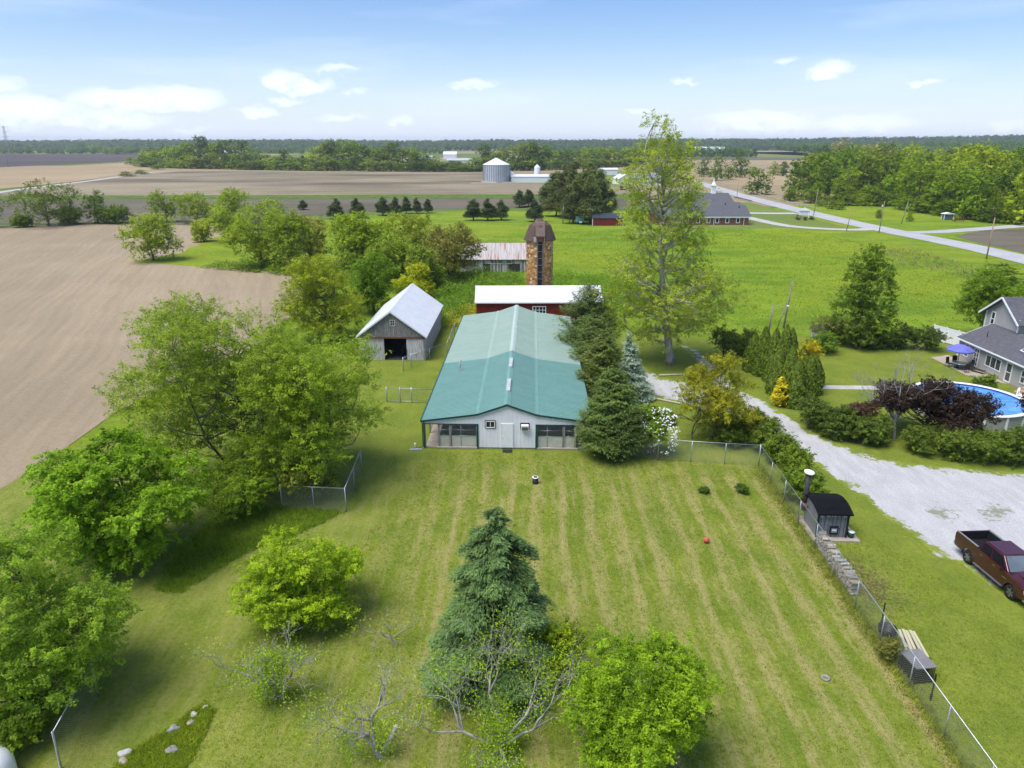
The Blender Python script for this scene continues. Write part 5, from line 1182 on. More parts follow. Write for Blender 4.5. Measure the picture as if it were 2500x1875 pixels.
gable('white_shed', 'low white shed in front of the far farmhouse', 'shed', 80, 440, 16, 4, 2.2, 2.8, WHITE, WHITE_ROOF)
jk = thing('farm_wagon', 'rusty brown farm wagon and scrap in front of the white garage', 'wagon', (61, 396, 0))
MB().box((0, 0, 1.3), (7, 2.4, 1.3)).build('box', RUST, jk, bevel=.1); MB().box((4.6, 0, 1.6), (2.2, 2.3, 2.2)).build('cab', M('brown_paint', (.16, .09, .05), (.1, .06, .04), 3, .7), jk, bevel=.15)
for xx in (-2.6, -1.2, 4.4):
    for yy in (-1.1, 1.1): MB().lathe([(0, -.2), (.6, -.2), (.6, .2), (0, .2)], 14).build('wheel', BLACKM, jk, (xx, yy, .6), (R(90), 0, 0))
for x_, y_, w_, d_, e_, p_, lab, m_ in [(-325, 930, 22, 12, 4, 7, 'grey roofed far house at left beyond the charcoal field', SHINGLE), (-1700, 2000, 40, 14, 6, 9, 'tiny white far building at the left horizon', WHITE_ROOF), (-95, 1150, 20, 12, 7, 11, 'white far farmhouse behind the middle tree line', WHITE_ROOF), (-130, 1100, 26, 10, 4, 6, 'low grey far shed behind the middle tree line', GALV_ROOF), (-60, 900, 36, 14, 4, 6, 'long pale far shed seen over the tree line gap', GALV_ROOF), (255, 1380, 70, 20, 9, 12, 'long white far barn left of the tall pale tree', WHITE_ROOF), (395, 1500, 60, 20, 10, 16, 'white far barn seen through the tall pale tree', WHITE_ROOF), (-560, 1500, 60, 16, 6, 9, 'pale far shed above the left tree line', WHITE_ROOF), (-700, 1700, 40, 16, 6, 9, 'small white far house at left centre horizon', WHITE_ROOF)]:
    gable('far_building', lab, 'building', x_, y_, w_, d_, e_, p_, WHITE, m_)

# small red shed, trailer, poles by the pines
sh = thing('small_red_shed', 'small red shed with dark metal roof in front of the pine grove', 'shed', (29.1, 222.3, 0))
MB().box((0, 2.4, 1.15), (9.2, 4.8, 2.3)).build('wall', REDM, sh)
MB().prism([(-.25, 2.28), (2.4, 3.5), (5.05, 2.28), (5.05, 2.2), (-.25, 2.2)], -4.8, 4.8, 'x').build('roof', M('dark_blue_metal', (.075, .085, .105), (.06, .07, .085), 1, .35, .4, .5), sh)
for s_ in (-1, 1): piece('corner_trim', WHITE, sh, (s_ * 4.6, -.02, 1.12), (.18, .1, 2.24)); MB().prism([(0, 2.2), (4.8, 2.2), (2.4, 3.3)], s_ * 4.6 - .02, s_ * 4.6 + .02, 'x').build('gable_end', REDM, sh)
tl = thing('teal_trailer', 'small teal and white box trailer left of the small red shed', 'trailer', (21.0, 226, 0))
TEALP = M('teal_paint', (.16, .36, .36), (.13, .3, .3), 2, .5)
MB().box((0, 1.6, 1.45), (2.6, 3.2, 1.7)).build('body', TEALP, tl, bevel=.12); MB().box((0, 1.6, 2.32), (2.64, 3.2, .08)).build('roof', WHITE, tl)
for s_ in (-1, 1): MB().lathe([(0, -.1), (.35, -.1), (.35, .1), (0, .1)], 14).build('wheel', BLACKM, tl, (s_ * 1.15, 1.8, .35), (0, R(90), 0))
piece('hitch', GALV, tl, (0, -.6, .5), (.1, 1.6, .1)); piece('tank', WHITE, tl, (.2, -.5, .75), (.8, .5, .4))
for x_, h_, lab in ((15.9, 6.2, 'left pale bare pole before the pine grove'), (18.0, 6.4, 'middle pale bare pole before the pine grove'), (18.9, 7.6, 'right and tallest pale bare pole before the pine grove')):
    tag(MB().tube([(0, 0, -.3), (.05, 0, h_ * .5), (.12, 0, h_)], [.16, .14, .11], 8).build('bare_pole', M('pale_pole', (.36, .34, .31), (.28, .26, .24), 3, .9), None, (x_, 228.5, 0)), lab, 'pole', 'bare poles by the pines')

# ------------------------------------------------------------------ utility poles, wires, guard rails, church sign
POLE = M('pole_wood', (.30, .26, .22), (.21, .18, .15), 4, .9, stretch=(1, 1, .2)); POLE_TAN = M('pole_wood_tan', (.40, .28, .17), (.3, .21, .13), 4, .9, stretch=(1, 1, .2))
def upole(label, base, top=None, h=None, lean=0., arm=False, box=False, lamp=False, m=POLE, r=.14):
    g = G(*base); h = h or ZT(g.y, top); t = thing('utility_pole', label, 'utility pole', (g.x, g.y, 0))
    MB().tube([(0, 0, -.5), (lean * .5, 0, h * .5), (lean, 0, h)], [r, r * .85, r * .65], 10).build('post', m, t)
    if arm: piece('cross_arm', m, t, (lean, -.12, h - .5), (2.2, .1, .12))
    if box: MB().lathe([(0, 0), (.24, .02), (.24, .75), (0, .8)], 12).build('transformer', GALV, t, (lean - .4, 0, h - 1.9))
    if lamp:
        MB().tube([(lean, 0, h - .2), (lean + .8, 0, h + .02), (lean + 1.8, 0, h - .08)], .035, 6).build('lamp_arm', GALV, t)
        MB().lathe([(0, .1), (.14, .06), (.18, -.04), (.1, -.1), (0, -.1)], 12).build('lamp_head', WHITE, t, (lean + 1.9, 0, h - .1))
    return t, Vector((g.x + lean, g.y, h - .3))
tops = [upole('roadside utility pole beside the church sign', (1986, 526), 462, lean=.5)[1], upole('thin grey pole at the end of the lower church drive', (2066, 564), 506, lean=.8, r=.11)[1], upole('grey utility pole with transformer by the drive mouth', (2146, 567), 491, lean=.2, box=True)[1]]
upole('leaning roadside pole beyond the country road', (2200, 546), 492, lean=1.1)
t4 = upole('tan utility pole nearest on the country road', (2408, 632), 531, m=POLE_TAN, r=.16)[1]
upole('pole in front of the right hand wood at the right edge', (2482, 549), 497)
upole('thin pole behind the church roof', (1799, 482), 444, r=.1)
pA = upole('short pole with street lamp above the arborvitae clump', (1873, 828), 745, lean=.25, lamp=True, m=POLE, r=.13)[1]
pB = upole('taller dark pole behind the street lamp pole', (1912, 802), 686, lean=.5)[1]
MB().tube([(0, 0, 0), (.75, 0, 3.4)], .06, 6).build('brace', POLE, [o for o in col.objects if o.name.startswith('utility_pole')][-1], (-.8, 0, 0))
def wire(label, a, b, sag=.8, r=.015):
    pts = [a.lerp(b, i / 16) - a - Vector((0, 0, sag * 4 * (i / 16) * (1 - i / 16))) for i in range(17)]
    tag(MB().tube(pts, r, 4).build('power_line', BLACKM, None, a), label, 'wire')
wire('power line between the church sign pole and the next pole', tops[0], tops[1]); wire('power line above the drive mouth', tops[1], tops[2]); wire('power line along the road to the tan pole', tops[2], t4, 1.2)
wire('wire between the lamp pole and the taller dark pole', pA, pB, .4, .01)
gp = G(28, 405); pt = thing('transmission_pole', 'pale steel transmission pole at the far left edge', 'pole', (gp.x, gp.y, 0))
LAT = M('pale_lattice', (.42, .42, .42), (.36, .36, .36), 2, .7)
for sx_ in (-1, 1):
    for sy_ in (-1, 1): MB().tube([(sx_ * 2.2, sy_ * 2.2, 0), (sx_ * 1.0, sy_ * 1.0, 24), (sx_ * .5, sy_ * .5, 41)], .16, 5).build('leg', LAT, pt)
for i in range(14):
    z = i * 2.9; q = 2.2 - z / 24 * 1.2 if z < 24 else 1.0 - (z - 24) / 17 * .5; MB().tube([(-q, -q, z), (q, -q, z + 2.9), (q, q, z), (-q, q, z + 2.9), (-q, -q, z)], .08, 4).build('bracing', LAT, pt)
for z in (30, 35, 40): MB().tube([(-4.5, 0, z), (4.5, 0, z)], .15, 5).build('cross_arm', LAT, pt)
RAIL = M('rail_steel', (.45, .42, .36), (.36, .33, .28), 2, .7)
def guard(label, px, m=RAIL):
    P_ = smooth_line([G(*q) for q in px], 6); t = thing('guard_rail', label, 'guard rail', P_[0])
    for i in range(len(P_) - 1):
        a, b = P_[i] - P_[0], P_[i + 1] - P_[0]; d = b - a; L = d.length; n_ = max(1, int(L / 3.8))
        for j in range(n_): piece('post', WOOD_POST, t, a + d * j / n_ + Vector((0, 0, .35)), (.16, .16, .8))
        MB().box((0, 0, 0), (L + .05, .06, .32)).build('beam', m, t, (a + b) / 2 + Vector((0, 0, .6)), (0, 0, math.atan2(d.y, d.x)))
guard('tan guard rail along the far side of the country road', [(1736, 447), (1800, 463), (1880, 484), (1950, 502), (1998, 513)])
guard('short dark guard rail between church lawn and road', [(1792, 484), (1815, 489), (1836, 494)], BLACKM)
sg = thing('church_sign', 'white house shaped church sign standing in clipped shrubs', 'sign', (97.6, 245, 0), -.35)
MB().box((0, 0, 1.75), (2.9, .18, 1.5)).build('panel', WHITE, sg)
for s_ in (-1, 1): piece('post', WHITE, sg, (s_ * 1.55, 0, 1.25), (.3, .3, 2.5))
MB().prism([(-1.95, 2.45), (1.95, 2.45), (1.95, 2.6), (0, 3.45), (-1.95, 2.6)], -.35, .35, 'y').build('roof', WHITE, sg)
PB = M('pale_blue_print', (.30, .45, .62), (.26, .4, .56), 2, .7)
for i in range(9): piece('lettering', PB, sg, (-1.1 + i * .27, -.1, 1.9 - (i % 3) * .1), (.13, .02, .42))
for i in range(4): piece('lettering', PB, sg, (-.9 + i * .6, -.1, 1.3), (.4, .02, .12))
MB().lathe([(3.3, -.1), (3.3, .22), (0, .22)], 20, sy=.5).build('bed', M('mulch', (.2, .12, .07), (.15, .09, .05), 3, .9), sg, (0, -.2, 0))
for i, (bx_, w_) in enumerate([(1948, 15), (1981, 15), (1966, 12)]): far_tree('clipped_shrub', ('left', 'right', 'middle')[i] + ' clipped dark shrub in front of the church sign', (bx_, 537 + (i == 2)), 524 + 4 * (i == 2), w_, (.03, .06, .015), cat='shrub')
bsd = thing('picnic_shelter', 'small pale blue roofed stall on the far roadside grass', 'shelter', G(2312, 536))
for s_ in (-1, 1):
    for q in (-1, 1): piece('post', WHITE, bsd, (s_ * 1.5, q * .8, .9), (.15, .15, 1.8))
MB().prism([(-1.8, 1.8), (1.8, 1.8), (1.8, 1.95), (0, 2.3), (-1.8, 1.95)], -1.1, 1.1, 'y').build('roof', WHITE, bsd); piece('counter', M('slate_blue', (.12, .17, .2), (.1, .14, .16), 2, .7), bsd, (0, 0, .7), (2.8, 1.4, 1.2))
scp = thing('rusty_implement', 'rusty brown farm implement on the far roadside grass', 'implement', G(2340, 541))
for i in range(5): MB().tube([(-1.5 + i * .7, -.5, .2), (-1.2 + i * .7, .3, 1.4 - .2 * (i % 2)), (-.6 + i * .7, .6, .4)], .09, 6).build('bar', RUST, scp)
MB().lathe([(.7, -.08), (.8, -.08), (.8, .08), (.7, .08), (.7, -.08)], 16).build('wheel', RUST, scp, (-1.6, 0, .8), (R(90), 0, 0)); piece('frame', RUST, scp, (0, 0, .5), (4, .3, .25))

# ------------------------------------------------------------------ grey house with pool and patio
VINYL = M('grey_vinyl', (.42, .40, .38), (.38, .36, .345), 1, .6)
hs = thing('grey_house', 'grey sided house with dark shingle roof and white trim at right edge', 'house', (52, 80.4, 0))
# local: x into the house, y negative towards the camera
def lap(b, x, y0, y1, z0, z1, step=.16, cut=None):
    z = z0
    while z < z1 - .01:
        zt = min(z + step, z1); ya, yb = (y0, y1) if cut is None else cut(z, y0, y1)
        if yb - ya > .05: b.add([(x - .022, ya, z), (x - .022, yb, z), (x, yb, zt), (x, ya, zt), (x, ya, z), (x, yb, z)], [(0, 3, 2, 1), (0, 1, 5, 4)])
        z = zt
wb = MB(); lap(wb, 0, -19, 0, .25, 2.55); wb.box((.12, -9.5, 1.3), (.18, 19, 2.5)); wb.box((2, -.06, 1.6), (4, .1, 3.0)); wb.build('wing_wall', VINYL, hs)
piece('foundation', TAN_CONC, hs, (1.5, -9.5, .1), (3.1, 19.05, .3))
MB().prism([(-.45, 2.62), (3.55, 4.25), (3.55, 4.12), (-.45, 2.48)], -19.5, .25, 'y').build('wing_roof', SHINGLE, hs)
piece('gutter', WHITE, hs, (-.47, -9.6, 2.56), (.1, 19.6, .14)); piece('corner_trim', WHITE, hs, (-.03, -.05, 1.4), (.12, .14, 2.4))
L_ = math.hypot(4, 1.63); piece('rake_trim', WHITE, hs, (1.55, .27, 3.36), (L_, .04, .18), (0, -math.atan2(1.63, 4), 0))
sk = MB().box((0, 0, 0), (.9, 1.2, .12)).build('skylight', WHITE, hs, (1.5, -8.9, 3.55), (0, -math.atan2(1.63, 4), 0)); piece('pane', GLASS, sk, (0, 0, .06), (.7, 1.0, .03))
MB().tube([(1.3, -2.5, 3.2), (1.3, -2.5, 4.0)], .04, 8).build('vent_pipe', BLACKM, hs)
def hwin(y, z, w, h, nx=1, ny=2): return window(hs, (-.03, y, z), w, h, -R(90), nx, ny, WHITE, .1)
hwin(-1.5, 1.5, .8, 1.5); hwin(-6.3, 1.45, 2.6, 1.3, 3, 1); hwin(-11.4, 1.4, 1.3, 1.4, 2, 2)
for y, gl in ((-3.35, (2, 4)), (-8.9, (1, 2))):
    d_ = window(hs, (-.03, y, 1.2), 1.0, 2.1, -R(90), gl[0], gl[1], WHITE, .14); piece('handle', GALV, d_, (.35, -.06, 0), (.1, .05, .05))
# upper storey, gable towards the pool
ub = MB(); cutf = lambda z, a, b: (a, b) if z < 5.5 else (-1.2 - (1 - (z - 5.5) / 1.95) * 2.85, -1.2 + (1 - (z - 5.5) / 1.95) * 2.85)
lap(ub, 3.5, -4.05, 1.65, 3.6, 7.4, .16, cutf); ub.prism([(-4.05, 0), (1.65, 0), (1.65, 5.5), (-1.2, 7.4), (-4.05, 5.5)], 3.51, 12, 'x'); ub.build('upper_wall', VINYL, hs)
MB().prism([(-4.65, 5.16), (-1.2, 7.62), (2.25, 5.16), (2.25, 5.0), (-1.2, 7.44), (-4.65, 5.0)], 2.95, 12.5, 'x').build('upper_roof', SHINGLE, hs)
for s_ in (-1, 1):
    L_ = math.hypot(3.45, 2.46); piece('rake_trim', WHITE, hs, (2.93, -1.2 + s_ * 1.75, 6.3), (.06, L_, .2), (-s_ * math.atan2(2.46, 3.45), 0, 0))
    piece('corner_trim', WHITE, hs, (3.46, -1.2 + s_ * 2.8, 4.6), (.1, .16, 2.0))
window(hs, (3.46, .35, 4.75), .75, 1.7, -R(90), 1, 2, WHITE, .12)
MB().lathe([(.28, -.03), (.3, .03), (0, .04)], 18).build('gable_vent', WHITE, hs, (3.44, -1.5, 6.7), (0, -R(90), 0))
stp = thing('house_steps', 'wooden steps between the house wall and the pool', 'steps', (50.6, 67.3, 0))
for i in range(3): piece('tread', M('deck_wood', (.45, .33, .22), (.36, .26, .17), 3, .8), stp, (.2 + i * .32, 0, .12 + i * .2), (.34, 2.2, .24 + i * .001))
patio = sheet('patio', [(49.3, 81), (51.95, 82), (51.95, 71), (49.4, 74.2)], .03, TAN_CONC, 'tan paved patio beside the grey house', 'patio', 3, .02, world=True)
wf_ = thing('white_fence', 'white vinyl privacy fence behind the grey house', 'fence', (54.0, 89.2, 0))
for i in range(4):
    piece('post', WHITE, wf_, (i * .62, -i * 1.62, 1.0), (.13, .13, 2.1))
    if i < 3:
        pn = MB().box((0, 0, 0), (1.7, .04, 1.8)).build('panel', WHITE, wf_, (i * .62 + .31, -i * 1.62 - .81, .98), (0, 0, -R(69)))
        piece('rail', WHITE, pn, (0, 0, .9), (1.7, .07, .12))
pl = thing('swimming_pool', 'round above ground pool with blue cover and white rim', 'pool', (42.8, 63.3, 0))
MB().lathe([(4.85, 0), (4.85, 1.28)], 64).build('wall', M('pool_wall', (.36, .36, .34), (.3, .3, .28), 2, .6), pl)
MB().lathe([(4.62, 1.27), (4.62, 1.33), (5.02, 1.33), (5.02, 1.25)], 64).build('rim', WHITE, pl)
MB().lathe([(4.66, .95), (4.66, 1.3)], 64).build('liner', M('pool_liner', (.03, .10, .33), (.02, .07, .25), 6, .4), pl)
m, nt, o_ = newmat('pool_cover'); k = NT(nt); pz = k.n('ShaderNodeTexCoord').outputs['Object']
n1 = k.noise(k.mapping(pz, (.5, 2.2, 1), (0, 0, .5)), 1.1, 4, .6, 1.2); c_ = k.mix(k.range(n1, .35, .62), (.06, .24, .60), (.13, .36, .72)); c_ = k.mix(k.range(n1, .64, .70), c_, (.05, .18, .45))
k.principled(c_, .25, 0, .5, k.bump(n1, .5, .2), o_); MB().lathe([(4.7, 1.12), (3, 1.13), (1.5, 1.12), (0, 1.13)], 48).build('cover', m, pl)
for i in range(16): a = 2 * math.pi * (i + .3) / 16; piece('upright', WHITE, pl, (4.9 * math.cos(a), 4.9 * math.sin(a), .62), (.08, .2, 1.25), (0, 0, a))
ld = thing('pool_ladder', 'white plastic A frame ladder at the right of the pool', 'ladder', (48.0, 63.6, 0), .6)
for s_ in (-1, 1):
    for q in (-.35, .35): MB().tube([(s_ * .75, q, 0), (s_ * .25, q, 1.5), (s_ * .12, q, 2.1)], .05, 6).build('rail', WHITE, ld)
    for j in range(4): piece('tread', WHITE, ld, (s_ * (.68 - j * .15), 0, .3 + j * .38), (.26, .7, .05))
um = thing('patio_umbrella', 'open violet blue patio umbrella over the table', 'umbrella', (50.0, 77.0, 0))
cn = MB(); n_ = 8; UMB = M('violet_canvas', (.16, .17, .52), (.13, .14, .44), 2, .7)
cn.lathe([(1.45, 2.12), (1.0, 2.42), (.5, 2.62), (.06, 2.72), (0, 2.75)], 8, smooth=False); cn.lathe([(1.45, 2.12), (1.44, 1.98)], 8, smooth=False); cn.build('canopy', UMB, um)
MB().tube([(0, 0, 0), (0, 0, 2.8)], .035, 8).build('pole', BLACKM, um); MB().lathe([(.3, 0), (.28, .08), (.05, .12), (0, .12)], 14).build('base', BLACKM, um)
for i in range(8): a = math.pi * 2 * i / 8; MB().tube([(0, 0, 2.6), (1.4 * math.cos(a), 1.4 * math.sin(a), 2.06)], .012, 4).build('rib', BLACKM, um)
tb = thing('patio_table', 'round glass topped patio table under the umbrella', 'table', (49.95, 76.4, 0))
MB().lathe([(0, .70), (.75, .70), (.75, .73), (0, .73)], 24).build('top', M('green_glass', (.14, .2, .17), (.12, .17, .15), 2, .15, 0, .6), tb)
for i in range(4): a = math.pi / 4 + i * math.pi / 2; MB().tube([(.55 * math.cos(a), .55 * math.sin(a), 0), (.5 * math.cos(a), .5 * math.sin(a), .7)], .025, 6).build('leg', BLACKM, tb)
CHM = M('chair_mesh', (.035, .032, .03), (.025, .022, .02), 4, .8)
def chair(label, x, y, rz):
    t = thing('patio_chair', label, 'chair', (x, y, 0), rz, 'patio chairs')
    piece('seat', CHM, t, (0, 0, .43), (.5, .5, .04)); piece('backrest', CHM, t, (0, .27, .78), (.5, .04, .62), (-.15, 0, 0))
    for sx_ in (-1, 1):
        for sy_ in (-1, 1): MB().tube([(sx_ * .24, sy_ * .24, 0), (sx_ * .24, sy_ * .22, .43)], .016, 5).build('leg', BLACKM, t)
        MB().tube([(sx_ * .27, -.22, .43), (sx_ * .27, -.2, .66), (sx_ * .27, .26, .68)], .018, 5).build('armrest', BLACKM, t)
chair('dark patio chair behind the table on the left', 49.3, 77.35, .4); chair('dark patio chair behind the table in the middle', 50.3, 77.9, -.2); chair('dark patio chair nearest the house wall', 51.0, 76.3, -1.5); chair('dark patio chair on the near side of the table', 49.9, 75.2, 3.1)
cl = thing('chaise_lounge', 'dark reclined lounge chair by the house door', 'lounger', (51.1, 75.3, 0), .5)
piece('seat', CHM, cl, (0, -.3, .36), (.6, 1.2, .05)); piece('backrest', CHM, cl, (0, .55, .65), (.6, .8, .05), (.85, 0, 0))
for sx_ in (-1, 1):
    for yy in (-.8, .25): MB().tube([(sx_ * .28, yy, 0), (sx_ * .28, yy, .36)], .018, 5).build('leg', BLACKM, cl)
osd = thing('mossy_hut', 'low hut with mossy lichen roof half hidden by shrubs', 'hut', (41.0, 88.6, 0), .35)
MB().box((0, 1.2, .6), (2.8, 2.4, 1.2)).build('wall', BARNWHITE, osd); MB().prism([(-.3, 1.15), (1.2, 2.0), (2.7, 1.15), (2.7, 1.08), (-.3, 1.08)], -1.7, 1.7, 'x').build('roof', M('mossy_shingle', (.22, .21, .18), (.32, .3, .27), 4, .9, c3=(.08, .07, .05), s3=3, t3=.5), osd)
for a, b, lab in (((1608, 918), (1692, 916), 'pale round timber lying on the grass island'), ((1556, 966), (1682, 992), 'long landscape timber edging the gravel drive')):
    A, B = G(*a), G(*b); o = MB().tube([(0, 0, .1), B - A + Vector((0, 0, .1))], .11, 8).build('timber', M('pale_timber', (.48, .43, .33), (.38, .33, .25), 2, .9), None, A); tag(o, lab, 'timber')

# ------------------------------------------------------------------ pickup truck
PAINT = M('burgundy_paint', (.062, .008, .014), (.054, .007, .012), 1.5, .35, .15, .4, **{'Coat Weight': .8, 'Coat Roughness': .06})
TYRE = M('tyre_rubber', (.018, .018, .019), (.012, .012, .013), 8, .85); TRIM = M('black_trim', (.022, .022, .023), (.016, .016, .017), 5, .55); CHROME = M('chrome', (.65, .66, .67), (.6, .61, .62), 3, .15, 1.)
tk = thing('pickup_truck', 'dark red crew cab pickup parked half on gravel at right edge', 'truck', (28.45, 35.75, 0), math.pi + .055)
def arch(cy, r=.52, z=.40, n=12): return [(cy + r * math.cos(math.pi * i / n), z + r * math.sin(math.pi * i / n)) for i in range(n + 1)]
side = [(-3.02, .55), (-3.08, .95), (-3.02, 1.43), (-1.18, 1.43), (-1.15, 1.36), (1.25, 1.30), (2.0, 1.22), (2.58, 1.10), (2.72, .85), (2.70, .55)] + [(2.3, .42)] + arch(1.785)[::1] + arch(-1.785) + [(-2.32, .5)]
# order: front arch runs from +y to -y
bd = MB()
for s_ in (-1, 1): bd.prism(side, s_ * .90, s_ * 1.0, 'x')
bodyp = bd.build('body_side', PAINT, tk, bevel=.025)
hd = MB(); ys = [(1.22, 1.30), (1.6, 1.285), (2.0, 1.25), (2.4, 1.18), (2.62, 1.08), (2.7, .9)]; nn = 7; vs_ = []
for y, z in ys:
    for i in range(nn): x_ = -0.92 + 1.84 * i / (nn - 1); vs_.append((x_, y, z + .06 * (1 - (x_ / .92) ** 2) - .02 * (abs(x_) > .85)))
hd.add(vs_, [(r * nn + i, r * nn + i + 1, (r + 1) * nn + i + 1, (r + 1) * nn + i) for r in range(len(ys) - 1) for i in range(nn - 1)], True)
for s_ in (-1, 1): hd.box((s_ * .42, 1.75, 1.335), (.16, .5, .035))
hood = hd.build('hood', PAINT, tk)
MB().box((0, 2.66, .72), (1.84, .12, .38)).build('grille', TRIM, tk, bevel=.03); MB().box((0, 2.72, .5), (1.9, .22, .22)).build('front_bumper', CHROME, tk, bevel=.05)
MB().box((0, .6, .72), (1.78, 3.9, .62)).build('cab_floor', TRIM, tk)
b0 = [(-.93, -1.16, 1.32), (.93, -1.16, 1.32), (.93, 1.36, 1.28), (-.93, 1.36, 1.28)]; t0 = [(-.73, -1.0, 1.93), (.73, -1.0, 1.93), (.73, .52, 1.93), (-.73, .52, 1.93)]
cab = MB().add(b0 + t0, [(0, 3, 2, 1), (4, 5, 6, 7), (0, 1, 5, 4), (1, 2, 6, 5), (2, 3, 7, 6), (3, 0, 4, 7)]).build('cab', PAINT, tk, bevel=.06, seg=3)
def on_face(A, B, C, D, u0, u1, v0, v1, off):
    """quad on the face A-B (bottom) C-D (top), C above B"""
    A, B, C, D = map(Vector, (A, B, C, D)); n_ = (B - A).cross(D - A).normalized() * off
    f = lambda u, v: (A.lerp(B, u)).lerp(D.lerp(C, u), v) + n_
    return [f(u0, v0), f(u1, v0), f(u1, v1), f(u0, v1)]
DGL = M('dark_tint_glass', (.012, .013, .014), (.01, .011, .012), 2, .06, 0, .6); WGL = M('windscreen_glass', (.16, .19, .21), (.12, .15, .17), 1.2, .08, .2, .7)
def pane(name, q, mat, parent=tk):
    return MB().add([tuple(v) for v in q], [(0, 1, 2, 3)]).build(name, mat, parent)
for s_, (A, B, C, D) in ((1, (b0[1], b0[2], t0[2], t0[1])), (-1, (b0[3], b0[0], t0[0], t0[3]))):
    for u0, u1 in (((.06, .40), (.45, .90)) if s_ > 0 else ((.10, .55), (.60, .94))): pane('side_window', on_face(A, B, C, D, u0, u1, .12, .84, .012), DGL)
pane('windscreen', on_face(b0[2], b0[3], t0[3], t0[2], .06, .94, .08, .92, .012), WGL); pane('rear_window', on_face(b0[0], b0[1], t0[1], t0[0], .1, .9, .2, .85, .012), DGL)
liner = MB()
liner.box((0, -2.1, .86), (1.78, 1.8, .06)); [liner.box((s_ * .885, -2.1, 1.14), (.03, 1.8, .54)) for s_ in (-1, 1)]; liner.box((0, -1.2, 1.14), (1.78, .04, .54)); [liner.box((s_ * .72, -1.8, 1.0), (.32, .9, .25)) for s_ in (-1, 1)]
for i in range(9): liner.box((-.72 + i * .18, -2.1, .90), (.05, 1.75, .03))
liner.box((0, -2.94, 1.14), (1.78, .03, .54)); liner.build('bed_liner', M('liner_black', (.012, .012, .013), (.009, .009, .01), 5, .8), tk)
tg = MB().box((0, -3.0, 1.15), (1.8, .09, .54)).build('tailgate', PAINT, tk, bevel=.02); piece('handle', TRIM, tg, (0, -3.06, 1.28), (.3, .03, .09))
[piece('bed_rail', M('grey_rail', (.2, .2, .2), (.16, .16, .16), 3, .4), tk, (s_ * .95, -2.1, 1.445), (.12, 1.85, .03)) for s_ in (-1, 1)]
MB().box((0, -3.12, .62), (1.94, .2, .2)).build('rear_bumper', CHROME, tk, bevel=.04)
for s_ in (-1, 1):
    piece('tail_light', M('red_lens', (.12, .008, .008), (.09, .006, .006), 3, .2), tk, (s_ * .955, -3.03, 1.15), (.1, .1, .36)); piece('headlight', M('clear_lens', (.55, .57, .58), (.48, .5, .51), 3, .1), tk, (s_ * .80, 2.62, .93), (.36, .2, .17))
    MB().box((s_ * 1.03, 0, .42), (.16, 2.4, .06)).build('running_board', M('grey_board', (.12, .12, .12), (.09, .09, .09), 3, .6), tk, bevel=.02)
    mr = MB().box((s_ * 1.12, 1.0, 1.36), (.2, .12, .2)).build('mirror', PAINT, tk, bevel=.04); piece('mirror_arm', TRIM, mr, (s_ * 1.0, 1.0, 1.3), (.16, .06, .05))
    for y in (-.72, .32): piece('door_handle', CHROME, tk, (s_ * 1.012, y, 1.16), (.03, .2, .035))
    for y in (-1.17, -.05, 1.12): piece('door_seam', TRIM, tk, (s_ * 1.0005, y, .9), (.006, .012, .78))
    piece('badge', CHROME, tk, (s_ * 1.006, 1.2, .95), (.02, .32, .05))
    for y in (1.785, -1.785):
        fl = MB(); pr_ = arch(y, .545, .40, 12); qr_ = arch(y, .5, .40, 12)
        for i in range(12): fl.add([(s_ * 1.015, *pr_[i]), (s_ * 1.015, *pr_[i + 1]), (s_ * 1.015, *qr_[i + 1]), (s_ * 1.015, *qr_[i])], [(0, 1, 2, 3)]); fl.add([(s_ * 1.015, *pr_[i]), (s_ * 1.015, *pr_[i + 1]), (s_ * .97, *pr_[i + 1]), (s_ * .97, *pr_[i])], [(0, 1, 2, 3)])
        fl.build('wheel_arch', PAINT, tk)
        wh = MB().lathe([(.27, -.12), (.385, -.125), (.41, -.08), (.41, .08), (.385, .125), (.27, .12)], 28).build('wheel', TYRE, tk, (s_ * .88, y, .41), (0, R(90) * s_, 0))
        rm = MB().lathe([(.27, .10), (.25, .06), (.10, .03), (0, .04)], 24); rm.build('rim', TRIM, wh)
        for i in range(6):
            a = i * math.pi / 3
            for q in (-.12, .12): piece('spoke', M('alloy', (.42, .43, .44), (.35, .36, .37), 4, .3, .8), wh, (.15 * math.cos(a + q), .15 * math.sin(a + q), .085), (.24, .028, .04), (0, 0, a + q))
piece('wiper_cowl', TRIM, tk, (0, 1.37, 1.315), (1.7, .14, .03))
MB().box((0, 0, .5), (1.5, 4.6, .22)).build('chassis', TRIM, tk)
tk.scale = (1.03, 1.0, 1.03)

# ------------------------------------------------------------------ wood boiler, firewood, yard clutter
BOIL = M('boiler_panel', (.23, .24, .26), (.18, .19, .21), 2, .6, .2, c3=(.48, .48, .47), s3=1.2, t3=.62)
bo = thing('wood_boiler', 'grey outdoor wood boiler hut with black ribbed curved roof', 'boiler', (20.35, 40.25, 0), -.04)
pad = MB().box((.2, 1.2, .05), (3.0, 3.2, .1)).build('pad', TAN_CONC, bo)
MB().box((0, 1.2, 1.0), (1.86, 2.3, 1.8)).build('body', BOIL, bo)
for i in range(7): piece('panel_seam', BLACKM, bo, (-.75 + i * .25, .04, 1.0), (.012, .02, 1.75))
ar = [(-.25 + 2.9 * i / 12, 1.86 + .62 * math.sin(math.pi * (.16 + .68 * i / 12)) - .62 * math.sin(math.pi * .16)) for i in range(13)]
rf_ = MB().prism(ar + [(q[0], q[1] - .07) for q in ar[::-1]], -1.1, 1.1, 'x').build('roof', M('boiler_roof', (.006, .006, .007), (.004, .004, .005), 3, .8, spec=.05), bo)
